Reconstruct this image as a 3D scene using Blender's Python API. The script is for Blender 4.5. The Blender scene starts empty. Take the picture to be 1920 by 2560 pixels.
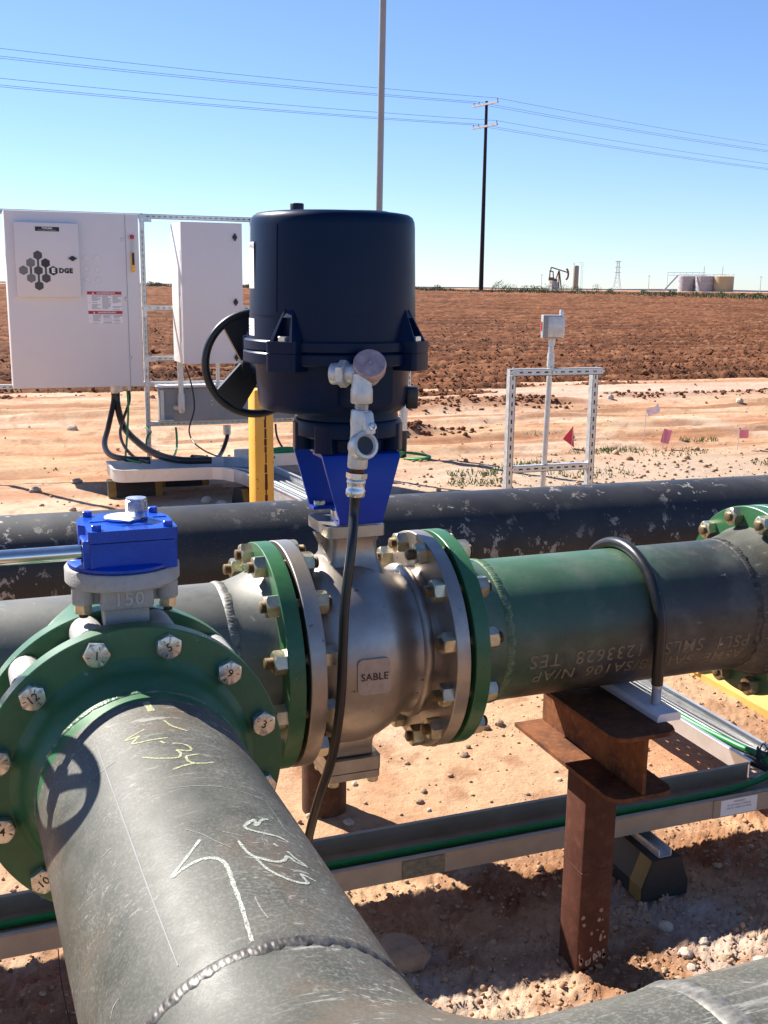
import bpy, bmesh, math, random
import numpy as np
from mathutils import Matrix, Vector
random.seed(7)
SC = bpy.context.scene
COL = SC.collection
R = math.radians

# ------------------------------------------------------------------ camera
cam_d = bpy.data.cameras.new('camera')
cam_d.sensor_fit = 'VERTICAL'; cam_d.sensor_height = 36.0
cam_d.lens = 36.0 * 2663.6 / 2560.0
cam_d.clip_start = 0.05; cam_d.clip_end = 20000
cam = bpy.data.objects.new('camera', cam_d); COL.objects.link(cam)
_th, _psi, _roll = R(11.908), -0.3671, 0.0124
_rot = Matrix.Rotation(_psi, 4, 'Z') @ Matrix.Rotation(math.pi / 2 - _th, 4, 'X') @ Matrix.Rotation(_roll, 4, 'Z')
cam.matrix_world = Matrix.Translation((0, 0, 1.65)) @ _rot
SC.camera = cam
# ------------------------------------------------------------------ light
SUN_EL, SUN_AZ = R(43.1), R(-31.0)           # azimuth from +Y towards +X
w = bpy.data.worlds.new('World'); SC.world = w; w.use_nodes = True
nt = w.node_tree; bg = nt.nodes['Background']
sky = nt.nodes.new('ShaderNodeTexSky'); sky.sky_type = 'NISHITA'; sky.sun_disc = False
sky.sun_elevation = SUN_EL; sky.sun_rotation = SUN_AZ
sky.air_density = 1.0; sky.dust_density = 0.15; sky.ozone_density = 3.0; sky.altitude = 900
hs_ = nt.nodes.new('ShaderNodeHueSaturation'); hs_.inputs['Saturation'].default_value = 1.0
wb = nt.nodes.new('ShaderNodeMix'); wb.data_type = 'RGBA'; wb.blend_type = 'MULTIPLY'; wb.inputs[0].default_value = 1.0; wb.inputs[7].default_value = (0.875, 0.965, 1.20, 1)   # camera white balance
nt.links.new(sky.outputs[0], hs_.inputs['Color']); nt.links.new(hs_.outputs[0], wb.inputs[6]); nt.links.new(wb.outputs[2], bg.inputs[0]); bg.inputs[1].default_value = 0.058
sl = bpy.data.lights.new('sun', 'SUN'); sl.energy = 5.0; sl.angle = R(0.53); sl.color = (1.0, 0.94, 0.86)
sun = bpy.data.objects.new('sun', sl); COL.objects.link(sun)
_s = Vector((math.sin(SUN_AZ) * math.cos(SUN_EL), math.cos(SUN_AZ) * math.cos(SUN_EL), math.sin(SUN_EL)))
sun.rotation_euler = _s.to_track_quat('Z', 'Y').to_euler(); sun.location = _s * 50
SC.view_settings.view_transform = 'Standard'; SC.view_settings.look = 'None'
SC.view_settings.exposure = 1.3; SC.view_settings.gamma = 1.0
SC.view_settings.use_curve_mapping = False

# ------------------------------------------------------------------ mesh helpers
def A3(p): return np.array(p, float)
def unit(v):
    v = A3(v); return v / np.linalg.norm(v)
def frame(axis):
    a = unit(axis)
    h = A3((0, 0, 1)) if abs(a[2]) < 0.9 else A3((1, 0, 0))
    u = unit(np.cross(h, a)); v = np.cross(a, u)
    return u, v, a
class MB:
    def __init__(s): s.v = []; s.f = []; s.n = 0; s.cols = None
    def add(s, vs, fs):
        vs = np.asarray(vs, float).reshape(-1, 3)
        s.v.append(vs); n = s.n
        s.f.extend([tuple(i + n for i in f) for f in fs]); s.n += len(vs); return s
    def box(s, c, d, rz=0, M=None, bev=0.0):
        c = A3(c); h = A3(d) / 2
        if bev > 0:
            bm = bmesh.new(); bmesh.ops.create_cube(bm, size=1)
            for v in bm.verts: v.co = Vector((v.co.x * d[0], v.co.y * d[1], v.co.z * d[2]))
            bmesh.ops.bevel(bm, geom=bm.edges[:], offset=bev, segments=2, profile=0.5, affect='EDGES')
            bm.verts.index_update()
            vs = np.array([v.co[:] for v in bm.verts]); fs = [tuple(v.index for v in f.verts) for f in bm.faces]; bm.free()
        else:
            vs = np.array([(x, y, z) for x in (-1, 1) for y in (-1, 1) for z in (-1, 1)]) * h
            fs = [(0, 1, 3, 2), (4, 6, 7, 5), (0, 4, 5, 1), (2, 3, 7, 6), (0, 2, 6, 4), (1, 5, 7, 3)]
        if rz:
            cz, sz = math.cos(rz), math.sin(rz)
            vs = vs @ np.array([[cz, sz, 0], [-sz, cz, 0], [0, 0, 1]])
        if M is not None: vs = vs @ np.asarray(M, float).T
        return s.add(vs + c, fs)
    def bar(s, p0, p1, w, h, up=(0, 0, 1)):
        p0, p1 = A3(p0), A3(p1); a = unit(p1 - p0); u = np.cross(A3(up), a)
        u = unit(u) if np.linalg.norm(u) > 1e-6 else A3((1, 0, 0)); v = np.cross(a, u)
        M = np.stack([u, a, v], 1)
        return s.box((p0 + p1) / 2, (w, np.linalg.norm(p1 - p0), h), M=M)
    def lathe(s, prof, P, axis, n=48, closed=False, a0=0, a1=2 * math.pi, fn=None):
        P = A3(P); u, v, a = frame(axis)
        full = abs(a1 - a0 - 2 * math.pi) < 1e-6
        m = n if full else n + 1
        an = a0 + (a1 - a0) * np.arange(m) / n
        prof = list(prof); vs = []
        for r, t in prof:
            rr = r if fn is None else r * fn(an, t)
            vs.append(P + a * t + np.outer(np.cos(an) * rr, u) + np.outer(np.sin(an) * rr, v))
        k = len(prof); fs = []
        rng = range(k if closed else k - 1)
        for i in rng:
            i2 = (i + 1) % k
            for j in range(n):
                j2 = (j + 1) % m
                fs.append((i * m + j, i * m + j2, i2 * m + j2, i2 * m + j))
        vs = np.concatenate(vs)
        if not closed and full:
            if prof[0][0] > 1e-6: fs.append(tuple(range(m))[::-1])
            if prof[-1][0] > 1e-6: fs.append(tuple((k - 1) * m + j for j in range(m)))
        return s.add(vs, fs)
    def cyl(s, p0, p1, r0, r1=None, n=24):
        p0, p1 = A3(p0), A3(p1); L = np.linalg.norm(p1 - p0)
        return s.lathe([(r0, 0), (r0 if r1 is None else r1, L)], p0, p1 - p0, n)
    def tube(s, pts, r, n=10, closed=False):
        pts = [A3(p) for p in pts]; k = len(pts)
        tan = []
        for i in range(k):
            if closed: d = pts[(i + 1) % k] - pts[i - 1]
            else: d = pts[min(i + 1, k - 1)] - pts[max(i - 1, 0)]
            tan.append(unit(d))
        u, v, _ = frame(tan[0]); vs = []
        rs = r if hasattr(r, '__len__') else [r] * k
        for i in range(k):
            u = unit(u - tan[i] * (u @ tan[i])); v = np.cross(tan[i], u)
            an = 2 * math.pi * np.arange(n) / n
            vs.append(pts[i] + rs[i] * (np.outer(np.cos(an), u) + np.outer(np.sin(an), v)))
        fs = []
        for i in range(k if closed else k - 1):
            i2 = (i + 1) % k
            for j in range(n): fs.append((i * n + j, i * n + (j + 1) % n, i2 * n + (j + 1) % n, i2 * n + j))
        if not closed:
            fs.append(tuple(range(n))[::-1]); fs.append(tuple((k - 1) * n + j for j in range(n)))
        return s.add(np.concatenate(vs), fs)
    def prism(s, poly, O, U, V, th):
        """poly (2d) in plane O+U*x+V*y extruded by th along UxV"""
        O, U, V = A3(O), unit(U), unit(V); N = np.cross(U, V)
        p = np.array([O + U * x + V * y for x, y in poly]); k = len(p)
        fs = [tuple(range(k))[::-1], tuple(range(k, 2 * k))] + [(i, (i + 1) % k, k + (i + 1) % k, k + i) for i in range(k)]
        return s.add(np.concatenate([p, p + N * th]), fs)
    def build(s, name, m, parent=None, smooth=40, org=None):
        o0 = A3(parent_origin(parent)) if parent is not None else (A3(org) if org is not None else np.zeros(3))
        vs = np.concatenate(s.v) - o0
        me = bpy.data.meshes.new(name); me.from_pydata(vs.tolist(), [], s.f); me.update()
        if smooth:
            me.shade_smooth(); me.set_sharp_from_angle(angle=R(smooth))
        if m is not None: me.materials.append(m)
        o = bpy.data.objects.new(name, me); COL.objects.link(o)
        if parent is not None: o.parent = parent
        else: o.location = o0
        return o
def parent_origin(p):
    while p.parent is not None: p = p.parent
    return tuple(p.location)
def spline(pts, n=40):
    pts = [A3(p) for p in pts]; k = len(pts); out = []
    for i in range(k - 1):
        p0, p1, p2, p3 = pts[max(i - 1, 0)], pts[i], pts[i + 1], pts[min(i + 2, k - 1)]
        m = max(2, n // (k - 1))
        for j in range(m):
            t = j / m
            out.append(0.5 * ((2 * p1) + (-p0 + p2) * t + (2 * p0 - 5 * p1 + 4 * p2 - p3) * t * t + (-p0 + 3 * p1 - 3 * p2 + p3) * t ** 3))
    out.append(pts[-1]); return out
def tag(o, label=None, cat=None, group=None, kind=None):
    if label: o['label'] = label
    if cat: o['category'] = cat
    if group: o['group'] = group
    if kind: o['kind'] = kind
    return o
def thing(name, label, cat, loc, group=None):
    o = bpy.data.objects.new(name, None); o.empty_display_size = 0.05
    COL.objects.link(o); o.location = loc
    return tag(o, label, cat, group)
def inst(name, me, M, parent):
    """object sharing mesh data, placed by a world matrix, under a thing or part"""
    o = bpy.data.objects.new(name, me); COL.objects.link(o); o.parent = parent
    o.matrix_local = Matrix.Translation(-Vector(parent_origin(parent))) @ M
    return o
def mesh_of(mb, name, m, smooth=40):
    o = mb.build(name, m, None, smooth); me = o.data; bpy.data.objects.remove(o); return me
def mat_to(axis, P, spin=0.0):
    u, v, a = frame(axis)
    M = Matrix(((u[0], v[0], a[0], P[0]), (u[1], v[1], a[1], P[1]), (u[2], v[2], a[2], P[2]), (0, 0, 0, 1)))
    return M @ Matrix.Rotation(spin, 4, 'Z')
def text_mesh(txt, size, bold=0.0, align='CENTER', space=1.0):
    cu = bpy.data.curves.new('t', 'FONT'); cu.body = txt; cu.size = size; cu.align_x = align; cu.align_y = 'CENTER'
    cu.offset = bold; cu.space_character = space; cu.resolution_u = 3
    o = bpy.data.objects.new('t', cu); COL.objects.link(o)
    dg = bpy.context.evaluated_depsgraph_get(); me = bpy.data.meshes.new_from_object(o.evaluated_get(dg))
    vs = np.array([v.co[:] for v in me.vertices]).reshape(-1, 3); fs = [tuple(p.vertices) for p in me.polygons]
    bpy.data.objects.remove(o); bpy.data.curves.remove(cu); bpy.data.meshes.remove(me)
    return vs, fs
def text_flat(mb, txt, size, P, U, V, lift=0.0008, bold=0.0, space=1.0, align='CENTER'):
    vs, fs = text_mesh(txt, size, bold, align, space); U, V = unit(U), unit(V); N = np.cross(U, V)
    mb.add(A3(P) + np.outer(vs[:, 0], U) + np.outer(vs[:, 1], V) + N * lift, fs)
def refine(vs, fs, maxlen):
    """subdivide a flat text mesh so that it can bend round a pipe"""
    bm = bmesh.new()
    bv = [bm.verts.new(v) for v in vs]
    for f in fs:
        try: bm.faces.new([bv[i] for i in f])
        except ValueError: pass
    bmesh.ops.triangulate(bm, faces=bm.faces[:])
    for _ in range(4):
        es = [e for e in bm.edges if e.calc_length() > maxlen]
        if not es: break
        bmesh.ops.subdivide_edges(bm, edges=es, cuts=1); bmesh.ops.triangulate(bm, faces=bm.faces[:])
    bm.verts.index_update()
    v2 = np.array([v.co[:] for v in bm.verts]); f2 = [tuple(v.index for v in f.verts) for f in bm.faces]; bm.free()
    return v2, f2
# value noise ---------------------------------------------------------------
def _h(ix, iy, s):
    h = (ix.astype(np.int64) * 374761393 + iy.astype(np.int64) * 668265263 + s * 1274126177) & 0xFFFFFFFF
    h = ((h ^ (h >> 13)) * 1274126177) & 0xFFFFFFFF
    return ((h ^ (h >> 16)) & 0xFFFF) / 65535.0
def vn(x, y, s=0):
    ix, iy = np.floor(x), np.floor(y); fx, fy = x - ix, y - iy
    fx = fx * fx * (3 - 2 * fx); fy = fy * fy * (3 - 2 * fy)
    a, b, c, d = _h(ix, iy, s), _h(ix + 1, iy, s), _h(ix, iy + 1, s), _h(ix + 1, iy + 1, s)
    return (a * (1 - fx) + b * fx) * (1 - fy) + (c * (1 - fx) + d * fx) * fy
def fbm(x, y, o=4, s=0, g=0.5):
    t = np.zeros_like(x); a = 1.0; n = 0.0
    for i in range(o):
        t += a * vn(x * 2 ** i + 17.3 * i, y * 2 ** i - 9.1 * i, s + i); n += a; a *= g
    return t / n
def sstep(a, b, x):
    t = np.clip((x - a) / (b - a), 0, 1); return t * t * (3 - 2 * t)

# ------------------------------------------------------------------ materials
class NT:
    def __init__(s, name):
        s.m = bpy.data.materials.new(name); s.m.use_nodes = True; s.t = s.m.node_tree
        s.b = s.t.nodes['Principled BSDF']
    def n(s, kind, **k):
        o = s.t.nodes.new(kind)
        for a, v in k.items(): setattr(o, a, v)
        return o
    def l(s, a, b): s.t.links.new(a, b)
    def coord(s, scale=(1, 1, 1), kind='Object', rot=(0, 0, 0)):
        c = s.n('ShaderNodeTexCoord'); mp = s.n('ShaderNodeMapping')
        mp.inputs['Scale'].default_value = scale; mp.inputs['Rotation'].default_value = rot
        s.l(c.outputs[kind], mp.inputs[0]); return mp.outputs[0]
    def noise(s, vec, scale, detail=4, rough=0.6, dist=0.0):
        o = s.n('ShaderNodeTexNoise'); o.inputs['Scale'].default_value = scale; o.inputs['Detail'].default_value = detail
        o.inputs['Roughness'].default_value = rough; o.inputs['Distortion'].default_value = dist
        if vec is not None: s.l(vec, o.inputs['Vector'])
        return o.outputs[0]
    def ramp(s, fac, stops):
        o = s.n('ShaderNodeValToRGB'); e = o.color_ramp.elements
        while len(e) < len(stops): e.new(0.5)
        for i, (p, c) in enumerate(stops):
            e[i].position = p; e[i].color = (c, c, c, 1) if not hasattr(c, '__len__') else (*c, 1)
        s.l(fac, o.inputs[0]); return o.outputs[0]
    def mix(s, fac, a, b, mode='MIX'):
        o = s.n('ShaderNodeMix', data_type='RGBA', blend_type=mode)
        for i, x in ((0, fac), (6, a), (7, b)):
            if hasattr(x, 'links'): s.l(x, o.inputs[i])
            elif i == 0: o.inputs[0].default_value = x
            else: o.inputs[i].default_value = (*x, 1) if len(x) == 3 else x
        return o.outputs[2]
    def math(s, op, a, b=0.0):
        o = s.n('ShaderNodeMath', operation=op)
        for i, x in ((0, a), (1, b)):
            if hasattr(x, 'links'): s.l(x, o.inputs[i])
            else: o.inputs[i].default_value = x
        return o.outputs[0]
    def bump(s, h, strength=0.3, dist=0.01):
        o = s.n('ShaderNodeBump'); o.inputs['Strength'].default_value = strength; o.inputs['Distance'].default_value = dist
        s.l(h, o.inputs['Height']); s.l(o.outputs[0], s.b.inputs['Normal'])
    def set(s, color=None, rough=None, metal=None, spec=None):
        for key, v in (('Base Color', color), ('Roughness', rough), ('Metallic', metal), ('Specular IOR Level', spec)):
            if v is None: continue
            if hasattr(v, 'links'): s.l(v, s.b.inputs[key])
            elif key == 'Base Color': s.b.inputs[key].default_value = (*v, 1)
            else: s.b.inputs[key].default_value = v
        return s
M = {}
def plain(name, col, rough=0.5, metal=0.0, vary=0.12, nscale=30, bump=0.0, spec=0.5):
    t = NT(name); c = t.coord(); nz = t.noise(c, nscale, 5, 0.65)
    lo = tuple(x * (1 - vary) for x in col); hi = tuple(min(1, x * (1 + vary)) for x in col)
    t.set(t.ramp(nz, [(0.3, lo), (0.7, hi)]), t.ramp(nz, [(0.3, max(0.02, rough - 0.06)), (0.7, min(1, rough + 0.08))]), metal, spec)
    if bump: t.bump(t.noise(c, nscale * 6, 3), bump, 0.002)
    M[name] = t.m; return t.m
def pipe_mat(name, base, tint, scratch, rough, metal=0.0, scr=0.62, along=(1, 1, 1), speck=0.66, rust=None, spec=0.5, dust=None):
    """mill-finish or painted pipe: mottled base, chalky scratches, specks and stains"""
    t = NT(name); c = t.coord()
    big = t.noise(c, 3.2, 5, 0.62); fine = t.noise(c, 60, 4, 0.7)
    col = t.mix(t.ramp(big, [(0.35, 0.0), (0.65, 1.0)]), base, tint)
    col = t.mix(t.ramp(fine, [(0.35, 0.0), (0.75, 0.35)]), col, tuple(min(1, x * 1.9) for x in base))
    if dust:
        col = t.mix(t.ramp(t.noise(c, 2.1, 6, 0.68), [(0.52, 0.0), (0.74, dust[3])]), col, dust[:3])
    if rust:
        rm = t.ramp(t.noise(c, 5.5, 6, 0.66, 0.4), [(0.57, 0.0), (0.68, 0.8)])
        col = t.mix(rm, col, rust)
    s1 = t.noise(t.coord((along[0], along[1], along[2]), rot=(0.2, 0.35, 0.6)), 26, 5, 0.72, 0.25)
    m1 = t.ramp(s1, [(scr, 0.0), (scr + 0.035, 1.0)])
    patch = t.ramp(t.noise(c, 2.6, 3, 0.5), [(0.47, 0.0), (0.62, 1.0)])
    m1 = t.math('MULTIPLY', m1, patch)
    s2 = t.noise(c, 330, 3, 0.6); m2 = t.ramp(s2, [(speck, 0.0), (speck + 0.05, 0.5)])
    mk = t.math('MAXIMUM', m1, t.math('MULTIPLY', m2, t.ramp(t.noise(c, 4.4, 3), [(0.45, 0.0), (0.6, 1.0)])))
    col = t.mix(mk, col, scratch)
    t.set(col, t.ramp(big, [(0.3, rough - 0.07), (0.7, rough + 0.1)]), metal, spec)
    t.bump(t.noise(c, 120, 4, 0.6), 0.12, 0.0015)
    M[name] = t.m; return t.m
def mill_steel():
    """bare foreground pipe: varnished mill scale, granular speckle, slanting scuffs, brown stains, chalk smears"""
    t = NT('mill_steel'); c = t.coord()
    big = t.noise(c, 3.4, 6, 0.68); mid = t.noise(c, 14, 5, 0.66); grain = t.noise(c, 240, 3, 0.7)
    col = t.mix(t.ramp(big, [(0.34, 0.0), (0.66, 1.0)]), (0.040, 0.044, 0.032), (0.084, 0.079, 0.061))
    col = t.mix(t.ramp(mid, [(0.40, 0.0), (0.72, 0.5)]), col, (0.118, 0.115, 0.100))
    gm = t.math('MULTIPLY', t.ramp(grain, [(0.47, 0.0), (0.63, 0.55)]), t.ramp(t.noise(c, 4.1, 4, 0.6), [(0.36, 0.15), (0.62, 1.0)]))
    col = t.mix(gm, col, (0.205, 0.20, 0.18))
    br = t.ramp(t.noise(c, 5.2, 6, 0.7, 0.5), [(0.54, 0.0), (0.70, 0.75)])
    col = t.mix(br, col, (0.115, 0.083, 0.055))
    st = t.noise(t.coord((0.22, 3.0, 3.0), rot=(0.15, 0.45, 0.75)), 34, 5, 0.75, 0.2)
    sm = t.math('MULTIPLY', t.ramp(st, [(0.585, 0.0), (0.635, 0.6)]), t.ramp(t.noise(c, 3.0, 3, 0.5), [(0.42, 0.0), (0.60, 1.0)]))
    col = t.mix(sm, col, (0.40, 0.39, 0.35))
    ch = t.math('MULTIPLY', t.ramp(t.noise(c, 7.5, 6, 0.78, 0.8), [(0.63, 0.0), (0.70, 0.85)]), t.ramp(t.noise(c, 1.9, 2), [(0.5, 0.0), (0.58, 1.0)]))
    col = t.mix(ch, col, (0.44, 0.43, 0.39))
    t.set(col, t.ramp(mid, [(0.3, 0.46), (0.7, 0.66)]), 0.0, 0.38); t.bump(grain, 0.2, 0.0012); M['mill_steel'] = t.m
mill_steel()
pipe_mat('header_steel', (0.095, 0.098, 0.085), (0.15, 0.145, 0.12), (0.42, 0.4, 0.33), 0.45, 0.2, 0.64, (2, 1, 1), 0.68, dust=(0.27, 0.25, 0.2, 0.6))
pipe_mat('black_coating', (0.017, 0.0165, 0.016), (0.036, 0.034, 0.031), (0.42, 0.37, 0.30), 0.45, 0.0, 0.575, (0.9, 1.0, 0.7), 0.64, dust=(0.11, 0.10, 0.085, 0.5))
pipe_mat('green_paint', (0.027, 0.104, 0.040), (0.036, 0.124, 0.053), (0.16, 0.20, 0.14), 0.36, 0.0, 0.665, (1, 1, 1), 0.71, spec=0.5, dust=(0.06, 0.11, 0.06, 0.5))
plain('cast_steel', (0.40, 0.36, 0.32), 0.42, 0.85, 0.18, 18, 0.2)
def cast_stainless():
    t = NT('cast_stainless'); c = t.coord()
    big = t.noise(c, 7, 5, 0.65); fine = t.noise(c, 140, 3, 0.6)
    col = t.mix(t.ramp(big, [(0.35, 0.0), (0.68, 1.0)]), (0.46, 0.42, 0.37), (0.31, 0.27, 0.23))
    sp = t.ramp(t.noise(c, 65, 2, 0.5), [(0.70, 0.0), (0.76, 0.75)])
    col = t.mix(sp, col, (0.10, 0.06, 0.04))
    t.set(col, t.ramp(big, [(0.3, 0.36), (0.7, 0.5)]), 0.9)
    t.bump(fine, 0.25, 0.0012); M['cast_stainless'] = t.m
cast_stainless()
plain('cast_iron_light', (0.37, 0.355, 0.335), 0.62, 0.15, 0.12, 60, 0.5)
plain('zinc_nut', (0.52, 0.47, 0.33), 0.34, 0.85, 0.25, 45)
plain('zinc_bright', (0.66, 0.66, 0.64), 0.28, 0.9, 0.12, 60)
plain('thread_brass', (0.22, 0.155, 0.085), 0.45, 0.7, 0.25, 80)
plain('gasket_black', (0.012, 0.012, 0.012), 0.7)
def navy():
    t = NT('navy_paint'); c = t.coord(); n1 = t.noise(c, 9, 6, 0.7); n2 = t.noise(t.coord((1, 1, 0.25)), 22, 5, 0.7)
    col = t.mix(t.ramp(n1, [(0.45, 0.0), (0.8, 0.35)]), (0.0010, 0.0095, 0.036), (0.003, 0.016, 0.048))
    col = t.mix(t.ramp(n2, [(0.62, 0.0), (0.80, 0.06)]), col, (0.16, 0.13, 0.10))
    col = t.mix(t.ramp(t.noise(c, 95, 2), [(0.74, 0.0), (0.78, 0.35)]), col, (0.05, 0.055, 0.07))
    t.set(col, t.ramp(n1, [(0.3, 0.30), (0.7, 0.42)]), 0.0, 0.16); t.bump(t.noise(c, 260, 3), 0.12, 0.0008); M['navy_paint'] = t.m
navy()
plain('blue_paint', (0.0008, 0.034, 0.32), 0.34, 0.0, 0.1, 12, 0.06, 0.3)
plain('blue_gear_paint', (0.0010, 0.052, 0.38), 0.27, 0.0, 0.14, 20, 0.12, 0.4)
plain('galvanised', (0.55, 0.57, 0.57), 0.42, 0.65, 0.16, 25)
plain('galv_fitting', (0.58, 0.58, 0.56), 0.45, 0.55, 0.2, 40, 0.3)
plain('aluminium', (0.62, 0.62, 0.62), 0.42, 0.75, 0.1, 12)
plain('dusty_aluminium', (0.36, 0.28, 0.20), 0.6, 0.12, 0.15, 10)
plain('white_enamel', (0.66, 0.645, 0.645), 0.38, 0.0, 0.02, 6)
plain('grey_enamel', (0.27, 0.28, 0.28), 0.5, 0.0, 0.08, 8)
plain('black_plastic', (0.012, 0.012, 0.013), 0.38)
plain('black_rubber', (0.014, 0.014, 0.014), 0.55, 0, 0.25, 60)
plain('cable_black', (0.012, 0.012, 0.012), 0.34)
plain('cable_grey', (0.10, 0.11, 0.12), 0.45)
plain('cable_green', (0.012, 0.23, 0.045), 0.38)
plain('label_white', (0.78, 0.78, 0.77), 0.5, 0, 0.02)
plain('label_grey', (0.42, 0.42, 0.42), 0.5)
plain('ink_black', (0.01, 0.01, 0.012), 0.5)
plain('ink_grey', (0.10, 0.10, 0.105), 0.5)
plain('logo_mid', (0.06, 0.06, 0.062), 0.5); plain('logo_pale', (0.16, 0.16, 0.16), 0.5); plain('logo_dark', (0.025, 0.025, 0.03), 0.5)
plain('sign_red', (0.42, 0.02, 0.03), 0.45)
plain('knob_red', (0.40, 0.015, 0.03), 0.4)
plain('tag_yellow', (0.75, 0.42, 0.02), 0.45)
plain('white_plastic', (0.84, 0.85, 0.86), 0.35, 0, 0.03)
def chalky(name, col):
    t = NT(name); c = t.coord(); t.set(col, 0.8, 0, 0.2)
    t.l(t.ramp(t.noise(c, 430, 4, 0.75), [(0.38, 0.12), (0.56, 0.95)]), t.b.inputs['Alpha']); M[name] = t.m
chalky('paint_marker', (0.46, 0.49, 0.42)); chalky('paint_marker_yellow', (0.47, 0.48, 0.27)); chalky('scuff', (0.30, 0.30, 0.27))
plain('pad_cast', (0.46, 0.36, 0.27), 0.6, 0.25, 0.15, 60, 0.5)
plain('dry_scrub', (0.12, 0.115, 0.045), 0.7, 0, 0.4, 2)
plain('stencil_paint', (0.18, 0.155, 0.10), 0.7, 0, 0.4, 70)
plain('stencil_rust', (0.33, 0.24, 0.16), 0.7, 0, 0.4, 70)
plain('pole_wood', (0.022, 0.018, 0.016), 0.85)
plain('arm_white', (0.45, 0.45, 0.44), 0.6)
plain('wire_grey', (0.20, 0.24, 0.30), 0.5)
plain('flag_red', (0.68, 0.03, 0.06), 0.55); plain('flag_pink', (0.85, 0.25, 0.32), 0.55); plain('flag_white', (0.82, 0.72, 0.74), 0.55)
plain('tank_grey', (0.34, 0.33, 0.35), 0.5, 0, 0.3, 1.2); plain('tank_tan', (0.42, 0.34, 0.2), 0.55)
plain('vessel_tan', (0.30, 0.26, 0.2), 0.55); plain('pump_rust', (0.16, 0.075, 0.045), 0.6); plain('lattice', (0.42, 0.46, 0.5), 0.6)
plain('bolt_steel', (0.60, 0.58, 0.53), 0.3, 0.85, 0.15, 90)
plain('copper_cap', (0.40, 0.30, 0.30), 0.45, 0.35, 0.35, 55, 0.2)
plain('shaft_chrome', (0.68, 0.67, 0.64), 0.16, 1.0, 0.05)
plain('concrete_stone', (0.44, 0.36, 0.28), 0.85, 0, 0.2, 30, 0.5)
plain('rock', (0.30, 0.20, 0.13), 0.9, 0, 0.25, 25, 0.5)
plain('leaf', (0.075, 0.125, 0.035), 0.6, 0, 0.5, 2); plain('leaf_grass', (0.10, 0.19, 0.03), 0.6, 0, 0.3, 3); plain('twig', (0.10, 0.075, 0.05), 0.8)
def rust_mat(name, a, b, c, s=9):
    t = NT(name); co = t.coord(); n1 = t.noise(co, s, 6, 0.7); n2 = t.noise(co, s * 7, 4, 0.65)
    col = t.mix(t.ramp(n1, [(0.38, 0.0), (0.62, 1.0)]), a, b); col = t.mix(t.ramp(n2, [(0.5, 0.0), (0.75, 0.6)]), col, c)
    t.set(col, 0.75, 0.0, 0.25); t.bump(n2, 0.3, 0.002); M[name] = t.m
rust_mat('rust_beam', (0.070, 0.027, 0.016), (0.19, 0.070, 0.027), (0.29, 0.125, 0.045))
rust_mat('rust_post', (0.062, 0.020, 0.012), (0.095, 0.032, 0.018), (0.15, 0.058, 0.034), 5)
rust_mat('rust_column', (0.055, 0.026, 0.016), (0.095, 0.045, 0.026), (0.15, 0.085, 0.05), 7)
def yellow_mat():
    t = NT('yellow_post_paint'); c = t.coord()
    dots = t.ramp(t.noise(c, 38, 3, 0.6), [(0.66, 0.0), (0.70, 1.0)])
    col = t.mix(t.ramp(t.noise(c, 4, 4), [(0.35, 0.0), (0.7, 1.0)]), (0.66, 0.34, 0.03), (0.72, 0.42, 0.06))
    col = t.mix(dots, col, (0.16, 0.05, 0.02)); t.set(col, 0.5); M['yellow_post_paint'] = t.m
yellow_mat()
plain('rust_streak', (0.07, 0.014, 0.009), 0.8, 0, 0.4, 40)
plain('yellow_slab', (0.62, 0.40, 0.10), 0.6, 0, 0.15, 5)
plain('yellow_stripe', (0.22, 0.135, 0.03), 0.6, 0, 0.3, 12)
def painted_pipe():
    """right-hand header: green overspray near the flange fading into dark mill pipe, shade painted in towards the underside, chalky scuffs"""
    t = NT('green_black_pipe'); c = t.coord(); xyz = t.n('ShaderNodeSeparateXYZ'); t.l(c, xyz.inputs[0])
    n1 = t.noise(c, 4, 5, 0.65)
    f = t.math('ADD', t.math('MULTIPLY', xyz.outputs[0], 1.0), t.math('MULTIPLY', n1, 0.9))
    f = t.math('SUBTRACT', t.math('ADD', f, 0.35), t.math('MULTIPLY', xyz.outputs[2], 1.9))  # green on top, dark below: the underside's shade is put into the colour
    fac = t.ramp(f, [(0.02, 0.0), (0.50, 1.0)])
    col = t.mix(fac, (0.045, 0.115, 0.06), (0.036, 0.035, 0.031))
    col = t.mix(t.ramp(t.noise(c, 6, 5, 0.7), [(0.46, 0.0), (0.70, 0.5)]), col, (0.17, 0.17, 0.14))
    sc = t.ramp(t.noise(t.coord((0.5, 2.2, 2.2), rot=(0.1, 0.25, 0.3)), 24, 4, 0.7), [(0.68, 0.0), (0.70, 1.0)])
    sc = t.math('MULTIPLY', sc, t.ramp(t.noise(c, 3.1, 3), [(0.5, 0.0), (0.6, 1.0)]))
    col = t.mix(sc, col, (0.42, 0.42, 0.33))
    t.set(col, t.ramp(n1, [(0.3, 0.36), (0.7, 0.52)]), 0.0); t.bump(t.noise(c, 130, 4), 0.12, 0.0015)
    M['green_black_pipe'] = t.m
painted_pipe()
def weld_mat(name, a, b, rough=0.4, metal=0.6):
    t = NT(name); c = t.coord(); n = t.noise(c, 70, 4, 0.6)
    t.set(t.ramp(n, [(0.35, a), (0.7, b)]), rough, metal); M[name] = t.m
weld_mat('weld_mid', (0.10, 0.095, 0.085), (0.26, 0.25, 0.22), 0.5, 0.3); weld_mat('weld_dark', (0.03, 0.028, 0.026), (0.13, 0.12, 0.105), 0.48, 0.35); weld_mat('weld_bright', (0.2, 0.19, 0.17), (0.42, 0.40, 0.36)); weld_mat('weld_green', (0.04, 0.11, 0.05), (0.16, 0.2, 0.12), 0.45, 0.1)
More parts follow.
